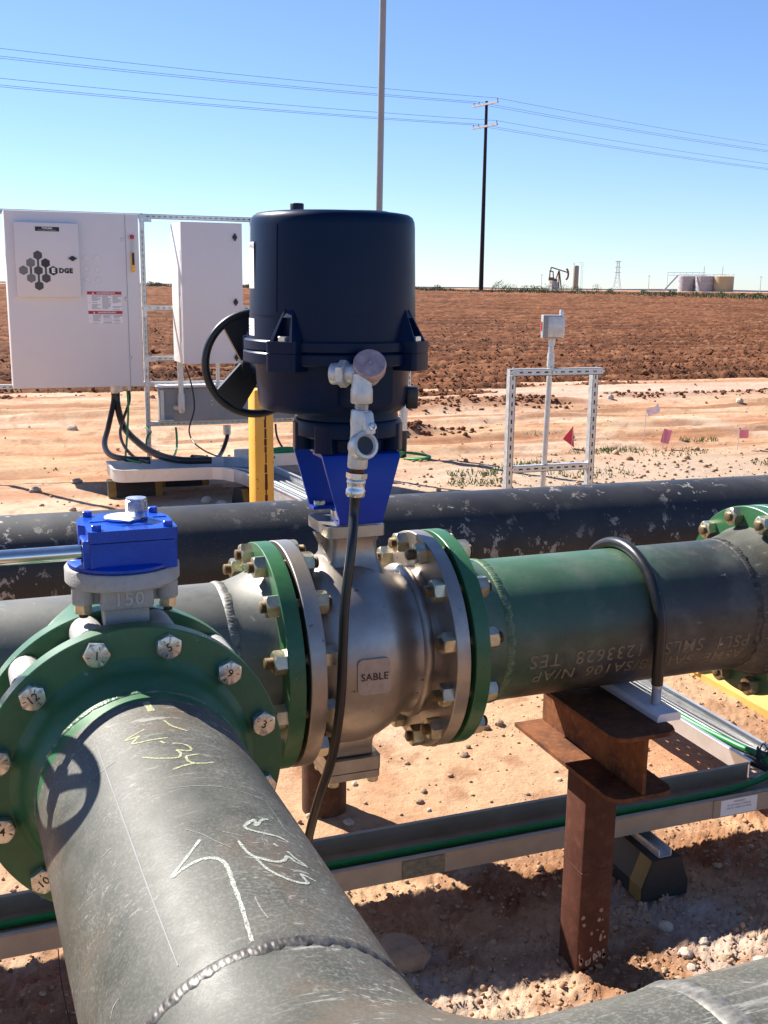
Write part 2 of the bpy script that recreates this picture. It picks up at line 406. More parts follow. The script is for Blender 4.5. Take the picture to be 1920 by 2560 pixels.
def ground_mat(name, sc, bumpd):
    t = NT(name); a = t.n('ShaderNodeVertexColor'); a.layer_name = 'soil'; c = t.coord()
    n = t.noise(c, sc, 6, 0.7)
    col = t.mix(1.0, a.outputs[0], t.ramp(n, [(0.25, (0.72, 0.70, 0.68)), (0.75, (1.22, 1.2, 1.18))]), 'MULTIPLY')
    t.set(col, 0.95, 0, 0.15); t.bump(t.noise(c, sc * 3, 5, 0.7), 0.6, bumpd); M[name] = t.m
ground_mat('dirt', 22, 0.012); ground_mat('tilled_soil', 9, 0.03)
def clod_mat(name, a, b):
    t = NT(name); c = t.coord(); t.set(t.ramp(t.noise(c, 3.3, 4, 0.7), [(0.35, a), (0.65, b)]), 0.95, 0, 0.15); t.bump(t.noise(c, 40, 4), 0.5, 0.01); M[name] = t.m
clod_mat('clod', (0.10, 0.038, 0.018), (0.20, 0.085, 0.042)); clod_mat('pebble', (0.27, 0.145, 0.075), (0.45, 0.31, 0.21))

# ------------------------------------------------------------------ ground
def sheet(name, ys, ss, x_of, zf, colf, m):
    ys = np.asarray(ys); ss = np.asarray(ss)
    Y, S_ = np.meshgrid(ys, ss, indexing='ij'); X = x_of(S_, Y); Z = zf(X, Y)
    nr, nc = Y.shape
    me = bpy.data.meshes.new(name); nv = nr * nc
    me.vertices.add(nv); co = np.stack([X, Y, Z], 2).reshape(-1).astype(np.float32); me.vertices.foreach_set('co', co)
    i = np.arange((nr - 1) * nc).reshape(nr - 1, nc)[:, :-1].reshape(-1)
    q = np.stack([i, i + 1, i + nc + 1, i + nc], 1).astype(np.int32); nf = len(q)
    me.loops.add(nf * 4); me.loops.foreach_set('vertex_index', q.reshape(-1))
    me.polygons.add(nf); me.polygons.foreach_set('loop_start', np.arange(0, nf * 4, 4, dtype=np.int32)); me.polygons.foreach_set('loop_total', np.full(nf, 4, np.int32))
    me.update(calc_edges=True); me.shade_smooth()
    ca = me.color_attributes.new('soil', 'FLOAT_COLOR', 'POINT')
    c = np.ones((nv, 4), np.float32); c[:, :3] = colf(X.reshape(-1), Y.reshape(-1), Z.reshape(-1)); ca.data.foreach_set('color', c.reshape(-1))
    me.materials.append(m); o = bpy.data.objects.new(name, me); COL.objects.link(o); tag(o, kind='structure'); return o
def rise(y): return 1.46 * sstep(17, 100, y) * (0.35 + 0.65 * np.clip((y - 17) / 60, 0, 1))
def crumb(x, y):       # how broken up the yard soil is: 0 packed, 1 loose clods
    m = sstep(1.5, 1.8, y) * (1 - sstep(2.45, 2.75, y)) * 0.9
    m = np.maximum(m, sstep(0.5, 0.62, fbm(x * 0.9 + 3, y * 0.9, 3, 41)) * (1 - sstep(4, 8, y)) * 0.55)
    pile = np.exp(-(((y - 13.7 - 0.04 * x) / 0.55) ** 2)) * sstep(4.2, 5.2, x) * (1 - sstep(8.0, 9.0, x))
    pile2 = np.exp(-(((y - 14.6) / 0.35) ** 2)) * sstep(9.0, 10, x)
    pile3 = np.exp(-(((y - 11.15) / 0.2) ** 2) - (((x - 4.55) / 0.45) ** 2))
    return np.maximum(m, np.maximum(np.maximum(pile, pile2 * 0.7), pile3))
def ground_z(x, y):
    n = fbm(x * 1.3, y * 1.3, 4, 3) - 0.5
    z = 0.03 * n + 0.016 * (fbm(x * 9, y * 9, 5, 9, 0.6) - 0.5)
    c = crumb(x, y); k = fbm(x * 19, y * 19, 5, 21, 0.68)
    z = z + c * (0.034 * (np.abs(k - 0.5) * 2) ** 0.9 - 0.006)
    ru = sstep(8.5, 10, y) * (1 - sstep(15.6, 16.6, y))
    yy = y + 0.25 * (fbm(x * 0.25, y * 0.3, 2, 5) - 0.5) * 2
    z = z + ru * (0.12 * (fbm(x * 0.35, yy * 3.3, 3, 13) - 0.5) + 0.10 * (fbm(x * 0.6, yy * 7, 4, 15, 0.6) - 0.5))
    z = z + 0.20 * np.exp(-(((y - 13.7 - 0.04 * x) / 0.4) ** 2)) * sstep(4.4, 5.4, x) * (1 - sstep(7.6, 8.8, x)) * fbm(x * 2, y * 2, 2, 33)
    z = z + 0.13 * np.exp(-(((y - 11.15) / 0.2) ** 2) - (((x - 4.55) / 0.4) ** 2))
    z = z * (1 - sstep(30, 60, y)) - 0.35 * sstep(17, 22, y) * (1 - sstep(100, 130, y)) + rise(y)
    return z
def ground_c(x, y, z):
    base = np.stack([0.43 + 0 * x, 0.275 + 0 * x, 0.165 + 0 * x], 1)
    pale = np.array([0.49, 0.365, 0.265]); dark = np.array([0.23, 0.105, 0.05]); brown = np.array([0.22, 0.105, 0.055]); chalk = np.array([0.46, 0.41, 0.36])
    def mx(b, c, m): return b * (1 - m[:, None]) + c * m[:, None]
    c = mx(base, pale, sstep(0.48, 0.68, fbm(x * 0.8, y * 0.8, 4, 61)) * 0.8)
    yy = y + 0.5 * (fbm(x * 0.25, y * 0.3, 2, 5) - 0.5)
    tr = sstep(0.55, 0.68, fbm(x * 0.3, yy * 3.2, 4, 71)) * sstep(7, 10, y)
    c = mx(c, dark, tr * 0.8)
    c = mx(c, np.array([0.36, 0.165, 0.085]), sstep(0.5, 0.7, fbm(x * 1.7 + 5, y * 1.7, 5, 66, 0.6)) * 0.6)
    c = mx(c, dark, sstep(0.60, 0.72, fbm(x * 7, y * 7, 4, 68, 0.6)) * 0.55)
    pk = np.exp(-(((y - 15.2) / 1.1) ** 2)) * sstep(6.5, 8, x) * 0.75
    c = mx(c, np.array([0.48, 0.35, 0.28]), pk)
    gr = np.exp(-(((x - 5.6 - 0.1 * (y - 8)) / 2.4) ** 4) - (((y - 7.9) / 1.5) ** 4))
    c = mx(c, np.array([0.36, 0.29, 0.225]), gr * (0.5 + 0.5 * fbm(x * 8, y * 8, 3, 44)))
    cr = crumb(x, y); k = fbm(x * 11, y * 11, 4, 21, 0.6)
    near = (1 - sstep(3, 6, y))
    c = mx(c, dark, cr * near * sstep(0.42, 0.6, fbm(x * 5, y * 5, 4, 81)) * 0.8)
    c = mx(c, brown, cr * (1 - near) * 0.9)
    ch = near * sstep(0.50, 0.62, fbm(x * 2.4 + 8, y * 2.4, 5, 91, 0.62)) * np.exp(-(((y - 2.15) / 0.45) ** 4)) * sstep(0.7, 0.9, x)
    c = mx(c, chalk, ch * 0.6)
    return c
ys = np.concatenate([np.linspace(-8, 1.1, 8), 1.2 * 1.0066 ** np.arange(408), np.geomspace(18.2, 9000, 30)])
ss = np.concatenate([[-40, -15, -6, -3, -1.6, -0.9, -0.55], np.linspace(-0.36, 1.4, 600), [1.7, 2.3, 3.5, 7, 15, 40]])
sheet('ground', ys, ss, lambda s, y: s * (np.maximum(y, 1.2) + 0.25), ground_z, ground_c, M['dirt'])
# ------------------------------------------------------------------ tilled field
def edge_y(x): return 16.35 + 0.5 * (fbm(x * 0.35, x * 0 + 2.2, 3, 51) - 0.5) * 2 - 0.55 * sstep(5.6, 6.6, x) * (1 - sstep(7.4, 9.0, x)) * 2.2
def field_z(x, y):
    e = sstep(-0.25, 0.5, y - edge_y(x))
    amp = 0.125 + 0.0008 * np.clip(y - 17, 0, 120)
    k = fbm(x * 4.6, y * 4.6, 5, 101, 0.66); k2 = fbm(x * 1.1, y * 1.1, 3, 105)
    c = (np.abs(k - 0.5) * 2) ** 0.75 * amp * 0.9 + 0.05 * k2
    ph = (y + 0.5 * fbm(x * 0.15, y * 0.1, 2, 3)) / 1.02; row = 0.085 * np.sin(2 * math.pi * ph) + 0.09 * (vn(x * 0.05, np.floor(ph / 4) * 1.0 + 0.5, 77) - 0.5) + 0.05 * (fbm(x * 0.35, y * 2.1, 3, 79) - 0.5)
    return -0.16 + e * (0.12 + c + row * (1 - sstep(60, 120, y))) + rise(y)
def field_c(x, y, z):
    a = np.array([0.135, 0.050, 0.021]); b = np.array([0.205, 0.086, 0.040]); d = np.array([0.080, 0.031, 0.015]); p = np.array([0.30, 0.17, 0.10])
    m = sstep(0.38, 0.64, fbm(x * 2.6, y * 2.6, 4, 111))[:, None]; c = a * (1 - m) + b * m
    m = (sstep(0.50, 0.66, fbm(x * 0.22, y * 1.5, 4, 115)) * 0.75)[:, None]; c = c * (1 - m) + d * m
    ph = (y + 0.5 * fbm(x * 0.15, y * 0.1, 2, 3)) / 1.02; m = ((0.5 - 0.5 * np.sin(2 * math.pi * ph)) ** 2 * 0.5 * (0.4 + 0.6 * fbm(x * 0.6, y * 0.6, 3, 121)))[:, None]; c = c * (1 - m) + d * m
    m = (sstep(0.70, 0.76, fbm(x * 3.7, y * 3.7, 3, 119)) * 0.5)[:, None]; c = c * (1 - m) + p * m
    return c
ysf = np.concatenate([np.linspace(14.6, 15.9, 24)[:-1], 15.9 * 1.0043 ** np.arange(436), [106, 112, 125]])
ssf = np.concatenate([[-8, -3, -1.5, -0.8, -0.5], np.linspace(-0.34, 1.36, 640), [1.7, 2.4, 4, 9]])
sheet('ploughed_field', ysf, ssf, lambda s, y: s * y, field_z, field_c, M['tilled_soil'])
# loose clods and pebbles: nobody could count them
def scatter(name, pts, radii, m, label, cat, seed=1):
    rng = np.random.default_rng(seed)
    bm = bmesh.new(); bmesh.ops.create_icosphere(bm, subdivisions=1, radius=1.0); bm.verts.index_update()
    bv = np.array([v.co[:] for v in bm.verts]); bf = np.array([[v.index for v in f.verts] for f in bm.faces]); bm.free()
    n = len(pts); k = len(bv)
    sc = radii[:, None, None] * rng.uniform(0.7, 1.3, (n, 1, 3)) * rng.uniform(0.72, 1.25, (n, k, 1))
    an = rng.uniform(0, 6.283, n); v = bv[None] * sc * np.array([1, 1, 0.75])
    c, s_ = np.cos(an)[:, None], np.sin(an)[:, None]
    v = np.stack([v[..., 0] * c - v[..., 1] * s_, v[..., 0] * s_ + v[..., 1] * c, v[..., 2]], 2) + pts[:, None]
    f = (bf[None] + (np.arange(n) * k)[:, None, None]).reshape(-1, 3).astype(np.int32)
    me = bpy.data.meshes.new(name); me.vertices.add(n * k); me.vertices.foreach_set('co', v.reshape(-1).astype(np.float32))
    me.loops.add(f.size); me.loops.foreach_set('vertex_index', f.reshape(-1)); me.polygons.add(len(f))
    me.polygons.foreach_set('loop_start', np.arange(0, f.size, 3, dtype=np.int32)); me.polygons.foreach_set('loop_total', np.full(len(f), 3, np.int32))
    me.update(calc_edges=True); me.materials.append(m); o = bpy.data.objects.new(name, me); COL.objects.link(o)
    return tag(o, label, cat, kind='stuff')
rng = np.random.default_rng(5)
def fan(n, y0, y1, s0=-0.3, s1=1.25, pw=1.0):
    y = y0 * (y1 / y0) ** (rng.random(n) ** pw); x = rng.uniform(s0, s1, n) * y; return x, y
x, y = fan(42000, 15.2, 45, pw=1.25); k = (y > edge_y(x) - 0.1 - 0.25 * rng.random(len(x))); x, y = x[k], y[k]
r = rng.gamma(1.8, 0.0065, len(x)) + 0.006
scatter('soil_clods', np.stack([x, y, field_z(x, y) + r * 0.25], 1), r, M['clod'], 'red brown clods of turned soil strewn over the ploughed field', 'clods', 3)
x, y = fan(26000, 1.45, 5.5, -0.25, 1.3); k = (crumb(x, y) + 0.12 + 0.5 * sstep(0.45, 0.8, vn(x * 2.3, y * 2.3, 7))) > rng.random(len(x)) * 1.1; x, y = x[k], y[k]
r = rng.gamma(1.5, 0.0016, len(x)) + 0.0014
scatter('pebbles', np.stack([x, y, ground_z(x, y) + r * 0.3], 1), r, M['pebble'], 'loose pale grit and crumbs of dirt around the pipe supports', 'grit', 4)
x, y = fan(9000, 5.2, 16, -0.2, 1.2)
g = np.exp(-(((x - 5.6) / 2.6) ** 4) - (((y - 7.9) / 1.6) ** 4)); k = (g * 0.9 + 0.10 + crumb(x, y)) > rng.random(len(x)); x, y = x[k], y[k]
r = rng.gamma(1.6, 0.005, len(x)) + 0.004
scatter('gravel', np.stack([x, y, ground_z(x, y) + r * 0.3], 1), r, M['pebble'], 'thin scatter of gravel on the yard behind the pipes', 'gravel', 6)
xx = np.concatenate([rng.uniform(4.6, 8.2, 500), rng.normal(4.55, 0.35, 120), rng.uniform(9.4, 13, 180)]); yy = np.concatenate([13.7 + 0.04 * xx[:500] + rng.normal(0, 0.33, 500), rng.normal(11.15, 0.15, 120), rng.normal(14.6, 0.22, 180)])
rr = np.clip(rng.gamma(2, 0.010, len(xx)) + 0.006, 0, 0.034)
scatter('spoil_heaps', np.stack([xx, yy, ground_z(xx, yy) + rr * 0.4], 1), rr, M['clod'], 'dark crumbled soil heaped along the edge of the dirt yard', 'soil', 8)
# ================================================================== piping
HY, HZ = 2.109, 0.880            # header axis
RP = 0.1624                      # 12 inch pipe
FO, BC = 0.2415, 0.216           # flange radius, bolt circle
PB = A3((0.1887, HY, HZ)); TD = -unit((math.sin(-0.0322), math.cos(-0.0322), -0.003))
BX = unit(np.cross(-TD, (0, 0, 1))); BZ = np.cross(BX, -TD)
def bp(t, th, r=RP): return PB + TD * t + r * (math.sin(th) * BX + math.cos(th) * BZ)
# fasteners, shared by every joint
def hexes(mb, r, h, ch, z0=0.0, top=0.80):
    ang = [math.pi / 3 * i for i in range(6)]
    ring = lambda rr, z: [(rr * math.cos(a), rr * math.sin(a), z) for a in ang]
    n = 24; cr = lambda rr, z: [(rr * math.cos(2 * math.pi * i / n), rr * math.sin(2 * math.pi * i / n), z) for i in range(n)]
    # hexagon prism whose upper corners are cut by a cone
    v = []; f = []
    out = []
    for i in range(n):
        a = 2 * math.pi * i / n; k = math.cos(math.pi / 6) / math.cos((a + math.pi / 6) % (math.pi / 3) - math.pi / 6); out.append((r * k * math.cos(a), r * k * math.sin(a), k))
    v += [(x, y, z0) for x, y, k in out]
    v += [(x, y, z0 + h - ch * max(0, (k - 0.866) / 0.134)) for x, y, k in out]
    v += cr(r * 0.866 * 0.97, z0 + h); v.append((0, 0, z0 + h))
    for i in range(n):
        j = (i + 1) % n
        f += [(i, j, n + j, n + i), (n + i, n + j, 2 * n + j, 2 * n + i), (2 * n + i, 2 * n + j, 3 * n)]
    mb.add(v, f); return mb
ME_HEAD = mesh_of(hexes(MB().lathe([(0.0, 0), (0.0185, 0), (0.0185, 0.0012), (0.0, 0.0012)], (0, 0, 0), (0, 0, 1), 24), 0.0213, 0.0145, 0.003, 0.0010), 'hex_bolt_head', M['bolt_steel'], 25)
def nut_mb(): 
    m = hexes(MB(), 0.0243, 0.0245, 0.004, 0.0); return m
ME_NUT = mesh_of(nut_mb(), 'hex_nut', M['zinc_nut'], 25)
def stud_mb(L=0.0375, r=0.0122):
    pr = [(r * 0.9, 0.0)]; z = 0.018
    while z < L - 0.003: pr += [(r, z), (r * 0.86, z + 0.0013)]; z += 0.0026
    pr += [(r, L - 0.002), (r * 0.82, L), (0, L)]
    return MB().lathe(pr, (0, 0, 0), (0, 0, 1), 16)
ME_STUD = mesh_of(stud_mb(), 'stud_end', M['thread_brass'], 50)
def bolt_ring(parent, P, axis, kind, r=BC, n=12, off=15, skip=()):
    """heads or nuts with stud ends standing on a flange face at P, pointing along axis"""
    u, v, a = frame(axis); out = []
    for i in range(n):
        an = R(off + 360 / n * i); p = A3(P) + r * (math.cos(an) * u + math.sin(an) * v)
        Mx = mat_to(a, p, random.uniform(0, 6.28))
        if kind == 'head': out.append(inst('bolt_head', ME_HEAD, Mx, parent))
        else:
            nt_ = inst('nut', ME_NUT, Mx, parent); inst('stud', ME_STUD, Mx @ Matrix.Scale(random.uniform(0.88, 1.12), 4, (0, 0, 1)), parent); out.append(nt_)
    return out
def flange(parent, P, axis, th, m, ro=FO, ri=0.12, name='flange', ch=0.0015):
    return MB().lathe([(ri, 0), (ro - ch, 0), (ro, ch), (ro, th - ch), (ro - ch, th), (ri, th)], P, axis, 128).build(name, m, parent, 30)
def weld_ring(parent, P, axis, r, m, wd=0.018, h=0.004, N=150, name='weld_bead', seed=1):
    u, v, a = frame(axis); rg = random.Random(seed); n = N * 5; prof = 9; vs = []
    jit = [rg.uniform(-1, 1) for _ in range(N + 1)]
    for i in range(n):
        an = 2 * math.pi * i / n; rib = i / 5
        k0 = int(rib) % N; jj = jit[k0] * (1 - rib % 1) + jit[(k0 + 1) % N] * (rib % 1)
        for j in range(prof):
            q = j / (prof - 1) * 2 - 1
            ph = (rib + 0.25 * jj - 1.9 * (1 - q * q)) % 1.0
            hh = h * (1 - q * q) * (0.66 + 0.42 * ph) * (1 + 0.22 * jj) - (0.0012 if abs(q) > 0.99 else 0)
            vs.append(A3(P) + a * (q * wd / 2 * (1 + 0.14 * jj) + 0.0016 * jj) + (r + hh) * (math.cos(an) * u + math.sin(an) * v))
    fs = [(i * prof + j, i * prof + j + 1, ((i + 1) % n) * prof + j + 1, ((i + 1) % n) * prof + j) for i in range(n) for j in range(prof - 1)]
    return MB().add(vs, fs).build(name, m, parent, 0)
def weld_smooth(o): o.data.shade_smooth(); return o
# ---- foreground branch spool ------------------------------------------------
sp = thing('pipe_spool', 'dark grey foreground pipe hand marked W.34 and W.33, with green flange and tee', 'pipe', tuple(PB + TD * 0.85))
t1 = 0.4846
MB().lathe([(0.12, -0.0318), (0.2415, -0.0318), (0.243, -0.0303), (0.243, -0.0015), (0.2415, 0), (0.194, 0), (0.186, 0.005), (0.180, 0.012), (0.1765, 0.022), (0.1745, 0.032), (0.1715, 0.042), (0.168, 0.052), (0.1645, 0.062), (RP, 0.068)], PB + TD * t1, TD, 160).build('flange', M['green_paint'], sp, 30)
weld_smooth(weld_ring(sp, PB + TD * 0.5555, TD, RP - 0.0005, M['weld_green'], 0.013, 0.003, 170, seed=3))
MB().lathe([(RP, 0), (RP, 0.036)], PB + TD * 0.556, TD, 128).build('painted_band', M['green_paint'], sp)
MB().lathe([(RP, 0), (RP, 0.2), (RP, 0.4), (RP, 0.652)], PB + TD * 0.592, TD, 160).build('pipe', M['mill_steel'], sp)
weld_smooth(weld_ring(sp, PB + TD * 1.242, TD, RP - 0.0005, M['weld_dark'], 0.022, 0.0030, 150, seed=5))
for i, o in enumerate(bolt_ring(sp, PB + TD * t1, TD, 'head')):
    pass
# numbers written on the bolt heads
NUM = {-15: '1', 15: '5', 45: '9', 75: '3', 105: '11', -45: '12', -75: '7', -105: '4', -135: '10'}
for th, s in NUM.items():
    a = R(th); c = bp(t1 + 0.0158, a, BC)
    rot = R(random.uniform(-35, 35)); U = math.cos(rot) * BX + math.sin(rot) * BZ; V_ = -math.sin(rot) * BX + math.cos(rot) * BZ
    mb = MB(); text_flat(mb, s, 0.019, c, U, V_, 0.0004, 0.0001)
    for q in range(3):
        d = R(90 + 120 * q + th); e = math.cos(d) * U + math.sin(d) * V_; f_ = np.cross(TD, e)
        mb.prism([(0.0105, -0.0006), (0.0155, -0.0006), (0.0155, 0.0006), (0.0105, 0.0006)], c - TD * 0.0002, e, f_, 0.0004)
    mb.build('bolt_number', M['ink_black'], sp, 0)
# the welded tee: run and branch blended with a crotch radius (surface nets over a distance field)
def surface_net(fn, lo, hi, h):
    lo, hi = A3(lo), A3(hi); n = np.ceil((hi - lo) / h).astype(int) + 1
    g = [lo[i] + h * np.arange(n[i]) for i in range(3)]
    X, Y, Z = np.meshgrid(*g, indexing='ij'); D = fn(X, Y, Z); ins = D < 0
    acc = np.zeros(tuple(n - 1) + (3,)); cnt = np.zeros(tuple(n - 1))
    C8 = [(i, j, k) for i in (0, 1) for j in (0, 1) for k in (0, 1)]
    sl = lambda o: tuple(slice(o[i], n[i] - 1 + o[i]) for i in range(3))
    for a in C8:
        for ax in range(3):
            if a[ax]: continue
            b = list(a); b[ax] = 1; b = tuple(b)
            da, db = D[sl(a)], D[sl(b)]; cr = (da < 0) != (db < 0)
            t = np.where(cr, da / np.where(cr, da - db, 1), 0)
            p = np.zeros(da.shape + (3,)); p[..., 0] = a[0]; p[..., 1] = a[1]; p[..., 2] = a[2]; p[..., ax] += t
            acc += p * cr[..., None]; cnt += cr
    use = cnt > 0; idx = -np.ones(use.shape, int); idx[use] = np.arange(use.sum())
    cell = np.argwhere(use); vs = lo + (cell + acc[use] / cnt[use][:, None]) * h; fs = []
    for ax in range(3):
        b, c = [(1, 2), (2, 0), (0, 1)][ax]
        s0 = [slice(None)] * 3; s1 = [slice(None)] * 3; s0[ax] = slice(0, -1); s1[ax] = slice(1, None)
        cr = ins[tuple(s0)] != ins[tuple(s1)]; sg = ins[tuple(s0)]
        for p in np.argwhere(cr):
            if p[b] < 1 or p[c] < 1 or p[b] >= n[b] - 1 or p[c] >= n[c] - 1: continue
            q = []
            for db, dc in ((0, 0), (1, 0), (1, 1), (0, 1)):
                e = p.copy(); e[b] -= db; e[c] -= dc; q.append(idx[tuple(e)])
            if min(q) < 0: continue
            fs.append(tuple(q) if not sg[tuple(p)] else tuple(q[::-1]))
    return vs, fs
TC = PB + TD * (1.242 + 0.236); TEE_Y, TEE_Z = TC[1], 0.886
def tee_sdf(X, Y, Z):
    ax = TC[0] + (Y - TC[1]) * TD[0] / TD[1]
    d1 = np.sqrt((X - ax) ** 2 + (Z - HZ - 0.0045) ** 2) - RP
    d2 = np.sqrt((Y - TEE_Y) ** 2 + (Z - TEE_Z) ** 2) - RP
    d1 = np.maximum(d1, TEE_Y - Y)
    k = 0.085; hh = np.clip(0.5 + 0.5 * (d2 - d1) / k, 0, 1)
    return d2 * (1 - hh) + d1 * hh - k * hh * (1 - hh)
YW = (PB + TD * 1.242)[1]
vs, fs = surface_net(tee_sdf, (TC[0] - 0.30, TEE_Y - 0.19, 0.70), (0.565, YW, 1.07), 0.0085)
MB().add(vs, fs).build('tee', M['mill_steel'], sp, 0).data.shade_smooth()
weld_smooth(weld_ring(sp, (0.566, TEE_Y, TEE_Z), (1, 0, 0), RP - 0.0005, M['weld_mid'], 0.030, 0.0036, 120, seed=7))
MB().lathe([(RP, 0), (RP, 0.8), (RP, 2.4)], (0.566, TEE_Y, TEE_Z), (1, 0, 0), 128).build('pipe', M['mill_steel'], sp)
MB().lathe([(RP, 0), (RP, 1.5)], (TC[0] - 0.30 - 1.5, TEE_Y, TEE_Z), (1, 0, 0), 96).build('pipe', M['mill_steel'], sp)
# hand-drawn paint marks
MARKS = {
 'W34': (0.0042, [[(0.6952, -7.2), (0.7021, -12.51), (0.7085, -17.56), (0.7119, -14.0), (0.7126, -11.17), (0.7199, -13.64), (0.7275, -15.27), (0.732, -11.29), (0.7345, -6.97), (0.7377, 1.16)], [(0.745, -2.96), (0.7536, -1.36)]]),
 'W34b': (0.0042, [[(0.7576, 1.9), (0.7623, 6.25), (0.7708, 8.65), (0.7807, 9.13), (0.7864, 7.68), (0.7843, 5.1), (0.7809, 2.36), (0.7893, 3.09), (0.7976, 2.89), (0.8045, 1.14), (0.8021, -3.24), (0.7928, -8.5), (0.778, -13.51)], [(0.7981, 10.88), (0.8017, 7.02), (0.8047, 4.89), (0.8197, 4.79), (0.827, 7.15), (0.8272, 11.47), (0.8222, 16.34)], [(0.827, 7.15), (0.8319, 1.45), (0.8375, -3.7)], [(0.6741, 3.65), (0.695, 5.62), (0.7065, 8.8), (0.7165, 12.38)]]),
 'W33': (0.005, [[(0.9759, 26.91), (0.9831, 23.11), (1.0026, 18.35), (0.9871, 19.28), (1.0031, 13.76), (1.0124, 13.62), (1.0194, 19.11), (1.0211, 26.28), (1.0272, 30.51)], [(1.0437, 21.5), (1.0488, 22.97)], [(1.0561, 26.28), (1.0714, 28.61), (1.0823, 32.09), (1.0789, 27.1), (1.0697, 24.91), (1.0813, 21.96), (1.0883, 17.42), (1.0819, 11.48), (1.0683, 8.23), (1.041, 7.16)], [(1.1153, 31.5), (1.1117, 29.1), (1.1083, 26.22), (1.1183, 26.14), (1.1263, 26.41), (1.1298, 22.17), (1.1234, 17.2), (1.1073, 12.5), (1.0844, 10.3), (1.0699, 8.52)]]),
 'arrow': (0.0055, [[(1.0232, -6.61), (1.051, -14.91), (1.0705, -21.63), (1.0658, -16.11), (1.063, -9.48), (1.0691, -4.58), (1.0827, -2.21), (1.1004, -2.05), (1.1281, -2.88), (1.1634, -3.68), (1.2038, -5.15), (1.2285, -6.0)]]),
 'arc': (0.0016, [[(0.8853, -10.02), (0.8903, -2.25), (0.8964, 7.46), (0.9028, 17.42), (0.9096, 25.64), (0.9136, 33.61), (0.9187, 36.82)], [(0.9912, -10.14), (1.0118, -5.18), (1.0337, -1.48), (1.0547, 3.08)], [(1.0161, 2.89), (1.0308, 10.05)]]),
 'scr': (0.004, [[(0.7522, -25.3), (0.7547, -32.92), (0.7562, -40.47)], [(0.9182, 33.03), (0.952, 33.73), (0.9885, 33.84), (0.9999, 36.6)], [(0.9371, -40.06), (0.9363, -45.26)], [(1.169, -55.27), (1.1684, -59.01), (1.176, -61.57)], [(1.1568, 2.04), (1.1789, 1.91), (1.1989, 2.73)], [(1.1511, 49.84), (1.1779, 48.33)], [(1.0038, 48.38), (1.0496, 45.3)]]),
 'seam': (0.0018, [[(0.6777, -30.86), (0.8057, -31.11), (0.9452, -31.17), (1.0611, -31.22), (1.1557, -30.99), (1.2076, -30.83)]]),
}
def stroke(mb, pts, wd, lift=0.0006):
    P = [A3((t, th * math.pi / 180 * RP, 0)) for t, th in pts]
    P = spline(P, 10 * max(1, len(P) - 1)); vs = []; n = len(P)
    for i, p in enumerate(P):
        d = P[min(i + 1, n - 1)] - P[max(i - 1, 0)]; d = unit(d) if np.linalg.norm(d) > 1e-9 else A3((1, 0, 0)); nn = A3((-d[1], d[0], 0))
        ww = wd / 2 * (0.75 + 0.35 * math.sin(i * 0.9) * 0.4 + 0.25 * math.sin(math.pi * i / max(1, n - 1)))
        for s_ in (-1, 1):
            q = p + nn * s_ * ww; vs.append(bp(q[0], q[1] / RP, RP + lift))
    mb.add(vs, [(2 * i, 2 * i + 1, 2 * i + 3, 2 * i + 2) for i in range(n - 1)])
for key, nm, mt in (('W34', 'handwriting', 'paint_marker_yellow'), ('W34b', 'handwriting', 'paint_marker_yellow'), ('W33', 'handwriting', 'paint_marker'), ('arrow', 'arrow_mark', 'paint_marker'), ('arc', 'scribe_line', 'scuff'), ('scr', 'scuff_mark', 'scuff'), ('seam', 'seam_line', 'ink_grey')):
    wd, sts = MARKS[key]
    for st in sts:
        mb = MB(); stroke(mb, st, wd * (0.4 if key == 'scr' else 0.62 if key == 'arc' else 0.88)); mb.build(nm, M[mt], sp, 0)
mb = MB(); stroke(mb, [(0.5975, -0.5), (0.636, 0.2)], 0.011); mb.build('paint_dab', M['paint_marker_yellow'], sp, 0)

# ---- butterfly valve ---------------------------------------------------------
bf = thing('butterfly_valve', 'cast butterfly valve with blue gearbox and long shaft, clamped between two green flanges', 'valve', tuple(PB + TD * 0.41))
c0 = PB + TD * 0.4525                                     # front face of the wafer body
MB().lathe([(0.10, 0), (0.186, 0), (0.189, -0.003), (0.189, -0.080), (0.186, -0.083), (0.10, -0.083)], c0, TD, 96).build('valve_body', M['cast_iron_light'], bf)
for i in range(12):
    a = R(15 + 30 * i); p = bp(0.4525, a, BC)
    MB().lathe([(0.0, 0), (0.024, 0), (0.0275, -0.004), (0.0275, -0.079), (0.024, -0.083), (0, -0.083)], p, TD, 20).prism([(-0.026, -0.05), (0.026, -0.05), (0.026, 0.004), (-0.026, 0.004)], p - TD * 0.08, math.cos(a) * BX - math.sin(a) * BZ, math.sin(a) * BX + math.cos(a) * BZ, 0.076).build('bolt_lug', M['cast_iron_light'], bf)
    if abs(i) >= 0: MB().cyl(p, p - TD * 0.115, 0.011, n=12).build('bolt_shank', M['zinc_nut'], bf)
sx, sy = 0.2065, 1.713
mb = MB(); mb.box((sx, sy, 1.112), (0.072, 0.058, 0.125), bev=0.006); mb.box((sx - 0.06, sy, 1.058), (0.10, 0.052, 0.035), bev=0.012); mb.box((sx + 0.06, sy, 1.058), (0.10, 0.052, 0.035), bev=0.012)
mb.box((sx, sy - 0.004, 1.159), (0.084, 0.078, 0.038), bev=0.006)
mb.build('neck', M['cast_iron_light'], bf)
mb = MB(); text_flat(mb, '150', 0.030, (sx + 0.002, sy - 0.0432, 1.158), (1, 0, 0), (0, 0, 1), 0.0014, 0.0005, 1.1); mb.build('cast_number', M['label_grey'], bf, 0)
MB().lathe([(0, 1.178), (0.088, 1.178), (0.0915, 1.182), (0.0915, 1.203), (0.089, 1.206), (0, 1.206)], (sx, sy + 0.012, 0), (0, 0, 1), 72).build('mounting_flange', M['cast_iron_light'], bf)
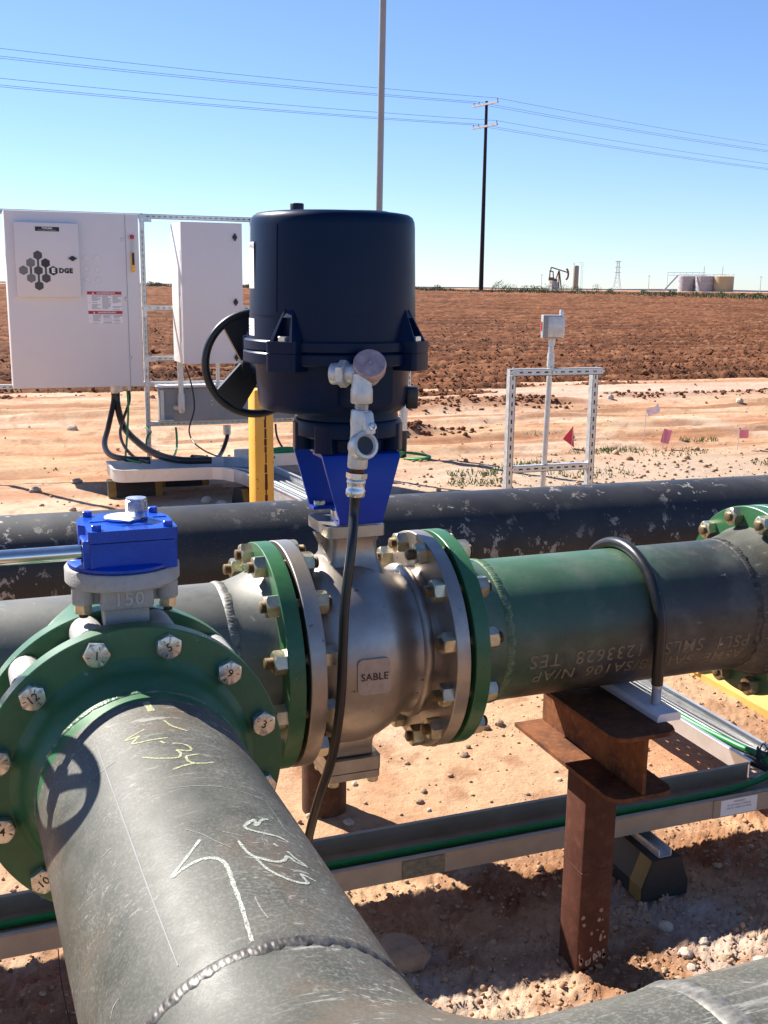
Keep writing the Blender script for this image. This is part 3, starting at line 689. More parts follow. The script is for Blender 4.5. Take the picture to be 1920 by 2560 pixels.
for dx, dy in ((-0.067, -0.028), (0.067, -0.028), (-0.060, 0.055), (0.060, 0.055)):
    p = (sx + dx, sy + 0.012 + dy, 0)
    mb = MB(); mb.lathe([(0, 1.150), (0.016, 1.150), (0.0175, 1.153), (0.0175, 1.178), (0, 1.178)], p, (0, 0, 1), 20); mb.box((sx + dx * 0.62, sy + 0.012 + dy * 0.5, 1.162), (0.05, 0.03, 0.03)); mb.build('mounting_ear', M['cast_iron_light'], bf)
    Mx = Matrix.Translation((p[0], p[1], 1.150)) @ Matrix.Rotation(math.pi, 4, 'X') @ Matrix.Scale(0.62, 4)
    inst('nut', ME_NUT, Mx, bf); inst('stud', ME_STUD, Mx, bf)
# blue gearbox
gb = MB()
def rounded(x0, x1, y0, y1, rb, rf=0.004, n=8):
    """plan of the gear case: square front, round back corners"""
    P = [(x0 + 0.010 + rf, y0), (x1 - rf, y0), (x1, y0 + rf)]
    P += [(x1 - rb + rb * math.cos(a), y1 - rb + rb * math.sin(a)) for a in np.linspace(0, math.pi / 2, n)]
    P += [(x0 + rb + rb * math.cos(a), y1 - rb + rb * math.sin(a)) for a in np.linspace(math.pi / 2, math.pi, n)]
    return P + [(x0 - 0.0, y0 + 0.062), (x0 + 0.010, y0 + 0.050), (x0 + 0.010, y0 + rf)]
gx0, gx1, gy0, gy1 = 0.140, 0.2865, 1.662, 1.802
gb.prism(rounded(gx0, gx1, gy0, gy1, 0.055), (0, 0, 1.207), (1, 0, 0), (0, 1, 0), 0.046)
gb.lathe([(0, 1.2063), (0.083, 1.2063), (0.086, 1.2085), (0.086, 1.213), (0.078, 1.216), (0, 1.216)], (sx, sy + 0.012, 0), (0, 0, 1), 64)
gb.box((0.146, 1.690, 1.236), (0.012, 0.05, 0.046), bev=0.003); gb.lathe([(0.019, 0), (0.021, 0.004), (0.021, 0.010), (0, 0.010)], (0.150, 1.690, 1.236), (-1, 0, 0), 28)
gbo = gb.build('gear_case', M['blue_gear_paint'], bf, 30)
gc = MB(); gc.prism(rounded(gx0 - 0.001, gx1 + 0.001, gy0 - 0.001, gy1 + 0.001, 0.055), (0, 0, 1.2545), (1, 0, 0), (0, 1, 0), 0.0185)
gc.lathe([(0, 0), (0.036, 0), (0.036, 0.003), (0, 0.003)], (0.217, 1.748, 1.273), (0, 0, 1), 40)
cov = gc.build('gear_cover', M['blue_gear_paint'], bf, 30)
ME_SB = mesh_of(hexes(MB(), 0.0082, 0.0085, 0.001), 'hex_small', M['blue_gear_paint'], 25)
for p in ((0.163, 1.676), (0.274, 1.676), (0.160, 1.785), (0.268, 1.790)): inst('cover_bolt', ME_SB, Matrix.Translation((p[0], p[1], 1.273)), bf)
for tx, sz, yy_ in (('4.5 7/13 : 1N1', 0.011, 1.700), ('221/13', 0.010, 1.684)):
    mb = MB(); text_flat(mb, tx, sz, (0.228, yy_, 1.273), (1, 0, 0), (0, 1, 0), 0.0006, 0.0003); mb.build('raised_print', M['blue_gear_paint'], cov, 0)
for p, d in (((0.228, 1.6925, 1.2735), (0.05, 0.0012, 0.001)), ((0.172, 1.741, 1.2737), (0.026, 0.015, 0.0014)), ((0.272, 1.752, 1.2737), (0.022, 0.015, 0.0014))):
    mb = MB(); mb.box(p, d); mb.build('raised_panel', M['blue_gear_paint'], cov, 0)
mb = MB(); pl = [(0.031 * math.cos(a), 0.031 * math.sin(a)) for a in np.linspace(-0.9, math.pi + 0.4, 26)] + [(-0.010, -0.027), (0.004, -0.041), (0.012, -0.029)]
mb.prism(pl, (0.214, 1.746, 1.2762), (1, 0, 0), (0, 1, 0), 0.0016); mb.build('indicator_plate', M['label_white'], bf, 0)
pr = [(0.0, 0), (0.0172, 0), (0.0172, 0.008)]; z = 0.010
while z < 0.028: pr += [(0.0178, z), (0.0160, z + 0.0012)]; z += 0.0024
pr += [(0.0165, 0.0305), (0.0, 0.0315)]
MB().lathe(pr, (0.2345, 1.742, 1.2778), (0, 0, 1), 28).build('position_stub', M['zinc_bright'], bf, 50)
MB().cyl((0.147, 1.690, 1.236), (-0.075, 1.690, 1.236), 0.0122, n=28).build('input_shaft', M['shaft_chrome'], bf)
hw = MB(); ring = [(-0.08, 1.690 + 0.126 * math.cos(a), 1.236 + 0.126 * math.sin(a)) for a in np.linspace(0, 2 * math.pi, 48, endpoint=False)]
hw.tube(ring, 0.0125, 12, True); hw.cyl((-0.098, 1.69, 1.236), (-0.062, 1.69, 1.236), 0.024, n=24)
for k in range(3):
    a = R(100 + 120 * k); hw.bar((-0.08, 1.69, 1.236), (-0.08, 1.69 + 0.123 * math.cos(a), 1.236 + 0.123 * math.sin(a)), 0.026, 0.010, (1, 0, 0))
hw.build('handwheel', M['black_plastic'], bf)

# ---- header, left part ----------------------------------------------------------
hd = thing('header_pipe', 'grey header pipe running off the left edge, with a welded joint and a green flange', 'pipe', (-0.6, HY, HZ - RP))
MB().lathe([(RP, 0), (RP, 1.5), (RP, 3.436)], (-3.0, HY, HZ), (1, 0, 0), 128).build('pipe', M['header_steel'], hd)
weld_smooth(weld_ring(hd, (0.448, HY, HZ), (1, 0, 0), RP - 0.0005, M['weld_mid'], 0.024, 0.0040, 120, seed=11))
MB().lathe([(RP, 0.436), (RP, 0.452), (0.165, 0.470), (0.175, 0.50), (0.184, 0.520), (0.190, 0.5287)], (0, HY, HZ), (1, 0, 0), 128).build('flange_hub', M['header_steel'], hd, 60)
flange(hd, (0.5287, HY, HZ), (1, 0, 0), 0.0346, M['green_paint'])
MB().lathe([(0.12, 0), (0.2415, 0), (0.243, -0.0015), (0.243, -0.0300), (0.2415, -0.0315), (0.190, -0.0315), (0.184, -0.045), (0.172, -0.08), (0.165, -0.1), (0.1645, -0.37)], PB + TD * 0.3685, TD, 128).build('flange', M['green_paint'], hd, 30, )
bolt_ring(hd, (0.5287, HY, HZ), (-1, 0, 0), 'nut')

# ---- ball valve --------------------------------------------------------------------
SX = 0.727
bv = thing('ball_valve', 'cast stainless ball valve stamped SABLE in the middle of the header', 'valve', (SX, HY, 0.585))
flange(bv, (0.5729, HY, HZ), (1, 0, 0), 0.0335, M['cast_stainless'])
flange(bv, (0.8832, HY, HZ), (1, 0, 0), 0.0316, M['cast_stainless'])
MB().lathe([(0.165, 0.600), (0.174, 0.610), (0.189, 0.628), (0.200, 0.650), (0.2055, 0.676), (0.207, 0.708), (0.2055, 0.736), (0.199, 0.762), (0.187, 0.787), (0.172, 0.806), (0.162, 0.820), (0.1595, 0.834), (0.1615, 0.844), (0.169, 0.848), (0.171, 0.852), (0.171, 0.860), (0.168, 0.864), (0.164, 0.866), (0.164, 0.884)], (0, HY, HZ), (1, 0, 0), 128).build('valve_body', M['cast_stainless'], bv, 50)
for x0, x1 in ((0.5633, 0.5729), (0.9148, 0.9267)): MB().lathe([(0.10, x0), (0.192, x0), (0.192, x1), (0.10, x1)], (0, HY, HZ), (1, 0, 0), 96).build('gasket', M['gasket_black'], bv)
bolt_ring(bv, (0.6064, HY, HZ), (1, 0, 0), 'nut'); bolt_ring(bv, (0.8832, HY, HZ), (-1, 0, 0), 'nut')
for i in range(12):
    a = R(15 + 30 * i)
    for x0, x1 in ((0.5633, 0.5729), (0.9148, 0.9267)): MB().cyl((x0, HY + BC * math.cos(a), HZ + BC * math.sin(a)), (x1, HY + BC * math.cos(a), HZ + BC * math.sin(a)), 0.0112, n=12).build('stud_shank', M['thread_brass'], bv)
mb = MB()   # stem neck: a tapered square column flaring into the actuator pad
def loft(mb, secs):
    vs = []; k = None
    for (cx, cy, cz, hx, hy, rc) in secs:
        P = []
        for qx, qy, a0 in ((1, 1, 0), (-1, 1, 90), (-1, -1, 180), (1, -1, 270)):
            for a in np.linspace(a0, a0 + 90, 5): P.append((cx + qx * (hx - rc) + rc * math.cos(R(a)), cy + qy * (hy - rc) + rc * math.sin(R(a)), cz))
        k = len(P); vs += P
    n = len(secs); fs = [(i * k + j, i * k + (j + 1) % k, (i + 1) * k + (j + 1) % k, (i + 1) * k + j) for i in range(n - 1) for j in range(k)]
    fs += [tuple(range(k))[::-1], tuple((n - 1) * k + j for j in range(k))]
    mb.add(vs, fs)
loft(mb, [(SX, HY, 1.03, 0.075, 0.085, 0.03), (SX, HY, 1.074, 0.060, 0.066, 0.022), (SX, HY, 1.086, 0.051, 0.056, 0.010), (SX, HY, 1.122, 0.049, 0.054, 0.010), (SX, HY, 1.137, 0.053, 0.060, 0.010), (SX - 0.004, HY, 1.1405, 0.063, 0.076, 0.012), (SX - 0.004, HY, 1.164, 0.063, 0.076, 0.012)])
mb.prism([(-0.075, 0), (-0.04, 0), (-0.04, -0.06), (-0.052, -0.045)], (SX, HY - 0.012, 1.1395), (1, 0, 0), (0, 0, 1), -0.024)
mb.build('stem_neck', M['cast_stainless'], bv, 35)
mb = MB(); mb.cyl((SX, HY, 1.1645), (SX, HY, 1.185), 0.036, n=32); mb.cyl((SX, HY, 1.185), (SX, HY, 1.215), 0.027, n=32); mb.box((SX - 0.012, HY - 0.028, 1.205), (0.02, 0.012, 0.04)); mb.cyl((SX, HY, 1.215), (SX, HY, 1.325), 0.019, n=24); mb.build('stem', M['zinc_bright'], bv)
mb = MB(); loft(mb, [(SX, HY, 0.70, 0.062, 0.062, 0.02), (SX, HY, 0.672, 0.048, 0.048, 0.008), (SX, HY, 0.640, 0.046, 0.046, 0.006)]); mb.build('bottom_trunnion', M['cast_stainless'], bv, 35)
mb = MB(); loft(mb, [(SX, HY, 0.607, 0.062, 0.062, 0.012), (SX, HY, 0.637, 0.062, 0.062, 0.012)]); mb.build('bottom_flange', M['cast_stainless'], bv, 35)
mb = MB(); loft(mb, [(SX, HY, 0.588, 0.061, 0.061, 0.012), (SX, HY, 0.6045, 0.061, 0.061, 0.012)]); mb.build('bottom_cover', M['cast_stainless'], bv, 35)
for dx in (-1, 1):
    for dy in (-1, 1): inst('nut', ME_NUT, Matrix.Translation((SX + dx * 0.046, HY + dy * 0.046, 0.588)) @ Matrix.Rotation(math.pi, 4, 'X') @ Matrix.Scale(0.55, 4), bv)
# raised name pad
pn = unit((-0.04, -1, 0.03)); pu = unit(np.cross((0, 0, 1), -pn)); pu = unit(np.cross(pn, (0, 0, 1))) * -1; pv = np.cross(pn, pu) * 1
pu = unit((1, -0.03, 0.0)); pv = np.cross(pn, pu); pv = pv if pv[2] > 0 else -pv
def rrect(w_, h_, rc, n=5):
    P = []
    for qx, qy, a0 in ((1, 1, 0), (-1, 1, 90), (-1, -1, 180), (1, -1, 270)):
        for a in np.linspace(a0, a0 + 90, n): P.append((qx * (w_ / 2 - rc) + rc * math.cos(R(a)), qy * (h_ / 2 - rc) + rc * math.sin(R(a))))
    return P
pc = A3((0.7145, HY - 0.207, HZ + 0.003))
mb = MB(); mb.prism(rrect(0.070, 0.074, 0.011), pc + A3((0, 0.012, 0)), pu, pv, 0.0155); mb.build('name_pad', M['pad_cast'], bv, 30)
mb = MB(); text_flat(mb, 'SABLE', 0.021, pc - A3((0, 0.0036, 0)), pu, pv, 0.0008, 0.0003, 1.05); mb.build('name_lettering', M['rust_column'], bv, 0)

# ---- header, right part ------------------------------------------------------------
gp = thing('green_pipe', 'green and dark pipe right of the ball valve, stencilled with pale lettering', 'pipe', (1.38, HY, HZ - RP))
flange(gp, (0.9267, HY, HZ), (1, 0, 0), 0.0337, M['green_paint'])
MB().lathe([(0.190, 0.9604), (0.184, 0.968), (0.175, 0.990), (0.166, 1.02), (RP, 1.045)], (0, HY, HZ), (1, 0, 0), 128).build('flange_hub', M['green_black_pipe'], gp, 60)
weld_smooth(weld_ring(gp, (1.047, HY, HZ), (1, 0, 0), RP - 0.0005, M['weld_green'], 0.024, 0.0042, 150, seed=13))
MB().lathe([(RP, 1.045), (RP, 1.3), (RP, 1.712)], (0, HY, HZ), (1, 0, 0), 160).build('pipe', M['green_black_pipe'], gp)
weld_smooth(weld_ring(gp, (1.714, HY, HZ), (1, 0, 0), RP - 0.0005, M['weld_dark'], 0.026, 0.004, 130, seed=15))
MB().lathe([(RP, 1.712), (0.166, 1.730), (0.176, 1.765), (0.184, 1.790), (0.190, 1.801)], (0, HY, HZ), (1, 0, 0), 128).build('flange_hub', M['mill_steel'], gp, 60)
flange(gp, (1.801, HY, HZ), (1, 0, 0), 0.032, M['green_paint'])
bolt_ring(gp, (0.9604, HY, HZ), (1, 0, 0), 'nut'); bolt_ring(gp, (1.801, HY, HZ), (-1, 0, 0), 'nut')
def stencil(parent, txt, size, x, th, m, flip=True, name='stencil_lettering', r=RP, space=1.12):
    vs, fs = text_mesh(txt, size, 0.0002, 'CENTER', space); vs, fs = refine(vs, fs, 0.014)
    sg = -1 if flip else 1; out = []
    for v_ in vs:
        a = R(th) - sg * v_[1] / r
        out.append((x + sg * v_[0], HY - (r + 0.0009) * math.sin(a), HZ + (r + 0.0009) * math.cos(a)))
    MB().add(out, fs).build(name, m, parent, 0)
for tx, x, th in (('TES', 1.135, 100), ('1233628', 1.302, 101), ('SMLS', 1.502, 102.5), ('PSL1', 1.64, 104)): stencil(gp, tx, 0.047, x, th, M['stencil_paint'])
for tx, x, th in (('ASME', 1.625, 118), ('SA1', 1.50, 117), ('B/SA106', 1.33, 116), ('N/AP', 1.165, 115)): stencil(gp, tx, 0.044, x, th, M['stencil_paint'])
# continuing line beyond the right-hand joint
nx = thing('next_pipe', 'next pipe section bolted on at the right edge of the picture', 'pipe', (2.2, HY, HZ - RP))
flange(nx, (1.843, HY, HZ), (1, 0, 0), 0.032, M['green_paint'])
MB().lathe([(0.10, 1.833), (0.192, 1.833), (0.192, 1.843), (0.10, 1.843)], (0, HY, HZ), (1, 0, 0), 96).build('gasket', M['gasket_black'], nx)
MB().lathe([(0.19, 1.875), (0.175, 1.91), (RP, 1.96), (RP, 3.6)], (0, HY, HZ), (1, 0, 0), 96).build('pipe', M['mill_steel'], nx)
bolt_ring(nx, (1.875, HY, HZ), (1, 0, 0), 'nut')
mb = MB(); mb.box((1.858, HY - 0.03, HZ + FO + 0.036), (0.004, 0.04, 0.075)); mb.build('identity_tab', M['zinc_bright'], nx)

# ---- black pipe behind ---------------------------------------------------------------
bk = thing('black_pipe', 'long black coated pipe with chalky scuffs lying behind the valves', 'pipe', (1.0, 3.0, 0.70))
bka = unit((math.cos(-0.036), math.sin(-0.036), 0))
MB().lathe([(0.162, 0), (0.162, 3), (0.162, 6), (0.162, 10)], A3((1.0, 3.02, 0.857)) - bka * 4, bka, 128).build('pipe', M['black_coating'], bk)
cl = thing('pipe_column', 'round rusty column with pale stencilled numbers under the black pipe', 'column', (0.967, 3.02, 0))
MB().cyl((0.967, 3.02, -0.05), (0.967, 3.02, 0.70), 0.0715, n=40).build('column', M['rust_column'], cl)
vs, fs = text_mesh('API 79L85/4  .280', 0.034, 0.0, 'CENTER', 1.15); vs, fs = refine(vs, fs, 0.012)
vs2, fs2 = text_mesh('VAM  A  15L', 0.034, 0.0, 'CENTER', 1.3); vs2, fs2 = refine(vs2, fs2, 0.012)
mb = MB()
for V0, F0, aa in ((vs, fs, 8), (vs2, fs2, 38)):
    mb.add([(0.967 + 0.0723 * math.sin(R(aa) - v_[1] / 0.0715), 3.02 - 0.0723 * math.cos(R(aa) - v_[1] / 0.0715), 0.33 + v_[0]) for v_ in V0], F0)
mb.build('stencil_lettering', M['stencil_rust'], cl, 0)
# ================================================================== actuator
AX, AY = 0.699, 2.126
FH = A3((0.3590, 0.9333, 0)); RH = A3((0.9333, -0.3590, 0))
def ad(phi): return -math.cos(R(phi)) * FH + math.sin(R(phi)) * RH      # 0 faces the viewer side, + to the right
AC = A3((AX, AY, 0))
ac = thing('actuator', 'navy blue electric actuator with a domed cover on top of the ball valve', 'actuator', (AX, AY, 1.32))
MB().lathe([(0.10, 1.543), (0.1715, 1.543), (0.1700, 1.610), (0.1665, 1.768), (0.1652, 1.779), (0.1615, 1.787), (0.155, 1.7915), (0.146, 1.793), (0.0, 1.7945)], (AX, AY, 0), (0, 0, 1), 128).build('cover', M['navy_paint'], ac, 35)
MB().lathe([(0.165, 1.5935), (0.1712, 1.5935), (0.1712, 1.5953), (0.165, 1.5953)], (AX, AY, 0), (0, 0, 1), 128).build('seam_ring', M['navy_paint'], ac, 20)
mb = MB()   # casting seam lines on the cover
for ph in (-37,):
    d = ad(ph); mb.bar(AC + d * 0.1698 + A3((0, 0, 1.60)), AC + d * 0.1663 + A3((0, 0, 1.766)), 0.0016, 0.003, d)
mb.build('casting_seam', M['navy_paint'], ac, 0)
MB().lathe([(0, 1.7925), (0.055, 1.7925), (0.055, 1.799), (0.052, 1.8005), (0, 1.8005)], AC + RH * 0.06 + FH * 0.02, (0, 0, 1), 48).build('top_plate', M['black_plastic'], ac)
MB().lathe([(0, 1.790), (0.0135, 1.790), (0.0135, 1.808), (0.0125, 1.8095), (0, 1.8095)], AC - RH * 0.068 - FH * 0.06, (0, 0, 1), 20).build('top_plug', M['black_plastic'], ac)
LUG = (-27, 63, 153, 243)
# joint ring with four ears, in two castings
for (z0, z1, nm, ro) in ((1.5235, 1.546, 'cover_rim', 0.1825), (1.4985, 1.5225, 'housing_rim', 0.1845)):
    mb = MB().lathe([(0.12, z0), (ro - 0.003, z0), (ro, z0 + 0.003), (ro, z1 - 0.003), (ro - 0.003, z1), (0.12, z1)], (AX, AY, 0), (0, 0, 1), 128)
    for ph in LUG:
        d = ad(ph); e = np.cross((0, 0, 1), d); low = 0.010 if nm == 'housing_rim' else 0
        mb.prism(rrect(0.066, 0.085, 0.010), AC + d * 0.164 + A3((0, 0, z0 - low)), e, -d if False else np.cross((0, 0, 1), e), z1 - z0 + low)
    mb.build(nm, M['navy_paint'], ac, 35)
for ph in LUG:
    d = ad(ph); e = unit(np.cross((0, 0, 1), d)); base = AC + A3((0, 0, 1.546))
    mb = MB()    # triangular boss rising up the cover beside each bolt pocket
    for s_ in (-1, 1):
        mb.add([base + d * 0.165 + e * s_ * 0.014, base + d * 0.200 + e * s_ * 0.018, base + d * 0.200 + e * s_ * 0.025, base + d * 0.160 + e * s_ * 0.034, base + d * 0.160 + e * s_ * 0.010 + A3((0, 0, 0.072)), base + d * 0.168 + e * s_ * 0.006 + A3((0, 0, 0.066))], [(0, 1, 5), (1, 2, 5), (2, 4, 5), (2, 3, 4), (0, 5, 4, 3), (0, 3, 2, 1)])
    mb.add([base + d * 0.160 - e * 0.014 + A3((0, 0, 0.045)), base + d * 0.160 + e * 0.014 + A3((0, 0, 0.045)), base + d * 0.178 + e * 0.011 + A3((0, 0, 0.045)), base + d * 0.178 - e * 0.011 + A3((0, 0, 0.045)), base + d * 0.160 + A3((0, 0, 0.075))], [(0, 1, 4), (1, 2, 4), (2, 3, 4), (3, 0, 4), (3, 2, 1, 0)])
    mb.build('bolt_boss', M['navy_paint'], ac, 20)
    inst('bolt_head', ME_HEAD, mat_to((0, 0, 1), base + d * 0.188, 0.3) @ Matrix.Scale(0.62, 4), ac)
MB().lathe([(0.10, 1.50), (0.1600, 1.50), (0.1585, 1.46), (0.1545, 1.420), (0.1520, 1.408), (0.146, 1.4015), (0.10, 1.400)], (AX, AY, 0), (0, 0, 1), 128).build('housing', M['navy_paint'], ac, 40)
mb = MB(); d = ad(28); e = unit(np.cross((0, 0, 1), d)); mb.prism(rrect(0.115, 0.085, 0.012), AC + d * 0.128 + A3((0, 0, 1.462)), e, (0, 0, 1), 0.030); mb.build('conduit_boss', M['navy_paint'], ac, 30)
mb = MB(); mb.box(AC + RH * 0.166 + A3((0, 0, 1.425)), (0.026, 0.040, 0.045), rz=-0.367, bev=0.005); mb.build('side_cap', M['black_plastic'], ac)
mb = MB().lathe([(0.02, 1.3995), (0.104, 1.3995), (0.106, 1.384), (0.110, 1.382), (0.112, 1.378), (0.112, 1.350), (0.106, 1.346), (0.086, 1.344), (0.086, 1.3195), (0.02, 1.3195)], (SX, HY, 0), (0, 0, 1), 72)
for ph in (-75, -25, 25, 75, 125, 175, 225):
    dd = ad(ph); ee = unit(np.cross((0, 0, 1), dd)); mb.prism(rrect(0.040, 0.034, 0.008), A3((SX, HY, 1.3195)) + dd * 0.098, ee, np.cross((0, 0, 1), ee), 0.056)
mb.build('gear_neck', M['navy_paint'], ac, 35)
# stickers round the left of the cover
def sticker(ph0, ph1, z0, z1, r, parent):
    an = np.linspace(ph0, ph1, 12); vs = []
    for a in an:
        for z in (z0, z1): vs.append(AC + ad(a) * (r + 0.0008) + A3((0, 0, z)))
    return MB().add(vs, [(2 * i, 2 * i + 2, 2 * i + 3, 2 * i + 1) for i in range(11)]).build('warning_sticker', M['label_white'], parent, 0)
def wrap_txt(mb, txt, size, ph, z, r):
    vs, fs = text_mesh(txt, size, 0.0, 'LEFT'); vs, fs = refine(vs, fs, 0.008)
    mb.add([AC + ad(ph + math.degrees(v_[0] / r)) * (r + 0.0016) + A3((0, 0, z + v_[1])) for v_ in vs], fs)
s1 = sticker(-86, -64, 1.645, 1.735, 0.1690, ac); s2 = sticker(-88, -63, 1.552, 1.586, 0.1708, ac)
mb = MB(); wrap_txt(mb, 'WARNING', 0.0125, -85, 1.727, 0.169)
for i in range(11): wrap_txt(mb, ['keep cover tight', 'when circuits are', 'alive to prevent', 'ignition of gas', '', 'serrez le couvercle', 'sous tension afin', "d'eviter l'ignition", 'des atmospheres', 'explosives', 'danger'][i], 0.0062, -85, 1.715 - 0.0063 * i, 0.169)
mb.build('sticker_print', M['ink_grey'], s1, 0)
mb = MB(); wrap_txt(mb, 'CAUTION', 0.007, -86, 1.581, 0.1708)
for i in range(3): wrap_txt(mb, ['disconnect power', 'before opening or', 'servicing unit'][i], 0.006, -86, 1.572 - 0.0065 * i, 0.1708)
mb.build('sticker_print', M['ink_grey'], s2, 0)
# override handwheel behind the housing, at the left
HWC = A3((0.592, 2.36, 1.478)); ring = [HWC + A3((0.1125 * math.cos(a), 0.0, 0.1125 * math.sin(a))) for a in np.linspace(0, 2 * math.pi, 64, endpoint=False)]
hwb = MB().tube(ring, 0.0092, 12, True)
whl = hwb.build('handwheel', M['black_plastic'], ac)
for k in range(3):
    a = R(232 + 120 * k); p1 = HWC + A3((0.106 * math.cos(a), 0, 0.106 * math.sin(a))); mb = MB()
    q = A3((-math.sin(a), 0, math.cos(a))); c_ = HWC
    vs = [c_ - q * 0.026, c_ + q * 0.026, p1 + q * 0.036, p1 - q * 0.036]; vs = [v_ + A3((0, 0.008, 0)) for v_ in vs] + [v_ - A3((0, 0.008, 0)) for v_ in vs]
    mb.add(vs, [(0, 1, 2, 3), (7, 6, 5, 4), (0, 4, 5, 1), (1, 5, 6, 2), (2, 6, 7, 3), (3, 7, 4, 0)]); mb.build('spoke', M['black_plastic'], whl, 0)
mb = MB(); mb.cyl(HWC + A3((0, 0.02, 0)), HWC + A3((0, -0.02, 0)), 0.034, n=28); mb.build('wheel_hub', M['black_plastic'], whl)
mb = MB(); mb.cyl(HWC - A3((0, 0.02, 0)), HWC - A3((0, 0.13, 0)), 0.021, n=24); mb.build('wheel_shaft', M['navy_paint'], ac)

# ---- blue bracket --------------------------------------------------------------------
br = thing('mounting_bracket', 'bright blue bent steel bracket joining valve stem and actuator', 'bracket', (SX, HY, 1.165))
yf, yb = 2.018, 2.240
for nm, yy, sg in (('front_plate', yf, 1), ('back_plate', yb, -1)):
    mb = MB()
    prof = [(-0.082, 1.300), (-0.047, 1.185), (-0.046, 1.178)]
    out = [(SX - 0.083, 1.300), (SX - 0.048, 1.180), (SX - 0.046, 1.1665), (SX + 0.048, 1.1665), (SX + 0.050, 1.180), (SX + 0.084, 1.300)]
    # bent top and bottom lips swept over a small radius
    secs = []
    for a in np.linspace(0, 90, 6): secs.append((0.010 * (1 - math.sin(R(90 - a))) , 1.308 + 0.010 * math.sin(R(a)), a))
    P = [(yy + sg * 0.070, 1.3185, 0.0835), (yy + sg * 0.012, 1.3185, 0.0835), (yy + sg * 0.004, 1.3155, 0.0835), (yy, 1.307, 0.083), (yy, 1.183, 0.0485), (yy + sg * 0.004, 1.1715, 0.0475), (yy + sg * 0.012, 1.1685, 0.047), (yy + sg * 0.040, 1.1685, 0.047)]
    th = 0.0075; inner = []
    for i, (y_, z_, hw_) in enumerate(P):
        p0 = P[max(i - 1, 0)]; p1 = P[min(i + 1, len(P) - 1)]; d2 = np.array([p1[0] - p0[0], p1[1] - p0[1]]); d2 /= np.linalg.norm(d2)
        nrm = np.array([d2[1], -d2[0]]) * (1 if sg > 0 else -1) * -1
        inner.append((y_ + nrm[0] * th, z_ + nrm[1] * th, hw_))
    vs = []
    for L_ in (P, inner):
        for (y_, z_, hw_) in L_: vs += [(SX - hw_, y_, z_), (SX + hw_, y_, z_)]
    k = len(P); fs = []
    for i in range(k - 1):
        a = 2 * i; fs += [(a, a + 1, a + 3, a + 2), (2 * k + a + 2, 2 * k + a + 3, 2 * k + a + 1, 2 * k + a), (a, a + 2, 2 * k + a + 2, 2 * k + a), (a + 1, 2 * k + a + 1, 2 * k + a + 3, a + 3)]
    fs += [(0, 2 * k, 2 * k + 1, 1), (2 * k - 2, 2 * k - 1, 4 * k - 1, 4 * k - 2)]
    mb.add(vs, fs); mb.build(nm, M['blue_paint'], br, 30)
for dx, yy, z, fl in ((-0.03, yb - 0.026, 1.177, 0), (0.03, yb - 0.026, 1.177, 0), (-0.03, yf + 0.026, 1.177, 0), (-0.045, yb - 0.05, 1.3105, 1), (-0.045, yf + 0.05, 1.3105, 1)):
    inst('bolt_head', ME_HEAD, Matrix.Translation((SX + dx, yy, z)) @ (Matrix.Rotation(math.pi, 4, 'X') if fl else Matrix.Identity(4)) @ Matrix.Scale(0.62, 4), br)

# ---- conduit fittings and cable -----------------------------------------------------------
cf = thing('conduit_fitting', 'galvanised conduit elbow with a scuffed round cap on the front of the actuator', 'conduit fitting', (0.684, 1.9, 1.27))
hx = unit((0.72, -0.69, 0.02)); h0 = A3((0.650, 1.948, 1.487)); VX, VY = 0.684, 1.905
ME_HN = mesh_of(hexes(MB(), 0.0265, 0.015, 0.003), 'hub_nut', M['galv_fitting'], 25)
inst('hub_nut', ME_HN, mat_to(hx, h0 + hx * 0.006), cf)
mb = MB(); mb.lathe([(0, -0.01), (0.021, -0.01), (0.021, 0.008), (0, 0.008)], h0, hx, 32); mb.lathe([(0, 0.020), (0.0165, 0.020), (0.0185, 0.024), (0.0185, 0.052), (0, 0.055)], h0, hx, 32)
cn = unit((-0.22, -0.80, 0.56)); cc = A3((0.696, 1.893, 1.511))
mb.lathe([(0, -0.060), (0.018, -0.060), (0.024, -0.048), (0.0275, -0.030), (0.0275, -0.020), (0, -0.018)], cc, cn, 36)
mb.lathe([(0, 1.434), (0.0195, 1.434), (0.0212, 1.4365), (0.0212, 1.460), (0.0195, 1.465), (0.0185, 1.49), (0, 1.50)], (VX, VY, 0), (0, 0, 1), 36); mb.build('pull_elbow', M['galv_fitting'], cf, 40)
mb = MB().lathe([(0.016, -0.0235), (0.0305, -0.0235), (0.0315, -0.0205), (0.0315, -0.004), (0.029, 0.0), (0, 0.0008)], cc, cn, 40); cp = mb.build('elbow_cap', M['copper_cap'], cf, 30); MB().lathe([(0, 0), (0.003, 0), (0.0022, 0.003), (0, 0.0035)], cc + cn * 0.0008, cn, 12).build('cap_screw', M['zinc_bright'], cp)
pr = [(0, 1.418)]; z = 1.418
while z < 1.434: pr += [(0.0145, z), (0.0128, z + 0.0012)]; z += 0.0025
MB().lathe(pr + [(0, 1.4345)], (VX, VY, 0), (0, 0, 1), 24).build('nipple', M['zinc_bright'], cf, 50)
lean = unit((-0.008, 0.0, -0.115)); s0 = A3((VX, VY, 1.421))
mb = MB().lathe([(0, 0), (0.0185, 0), (0.020, 0.003), (0.020, 0.022), (0.0182, 0.038), (0.0180, 0.058), (0.0195, 0.085), (0.0195, 0.109), (0.018, 0.112), (0, 0.112)], s0, lean, 36)
pd = unit((0.16, -0.95, 0.27)); pp = A3((0.678, 1.890, 1.353))
mb.lathe([(0.0165, 0.017), (0.020, 0.023), (0.0255, 0.022), (0.027, 0.017), (0.027, 0.003), (0.022, -0.013), (0.015, -0.018)], pp, pd, 40)
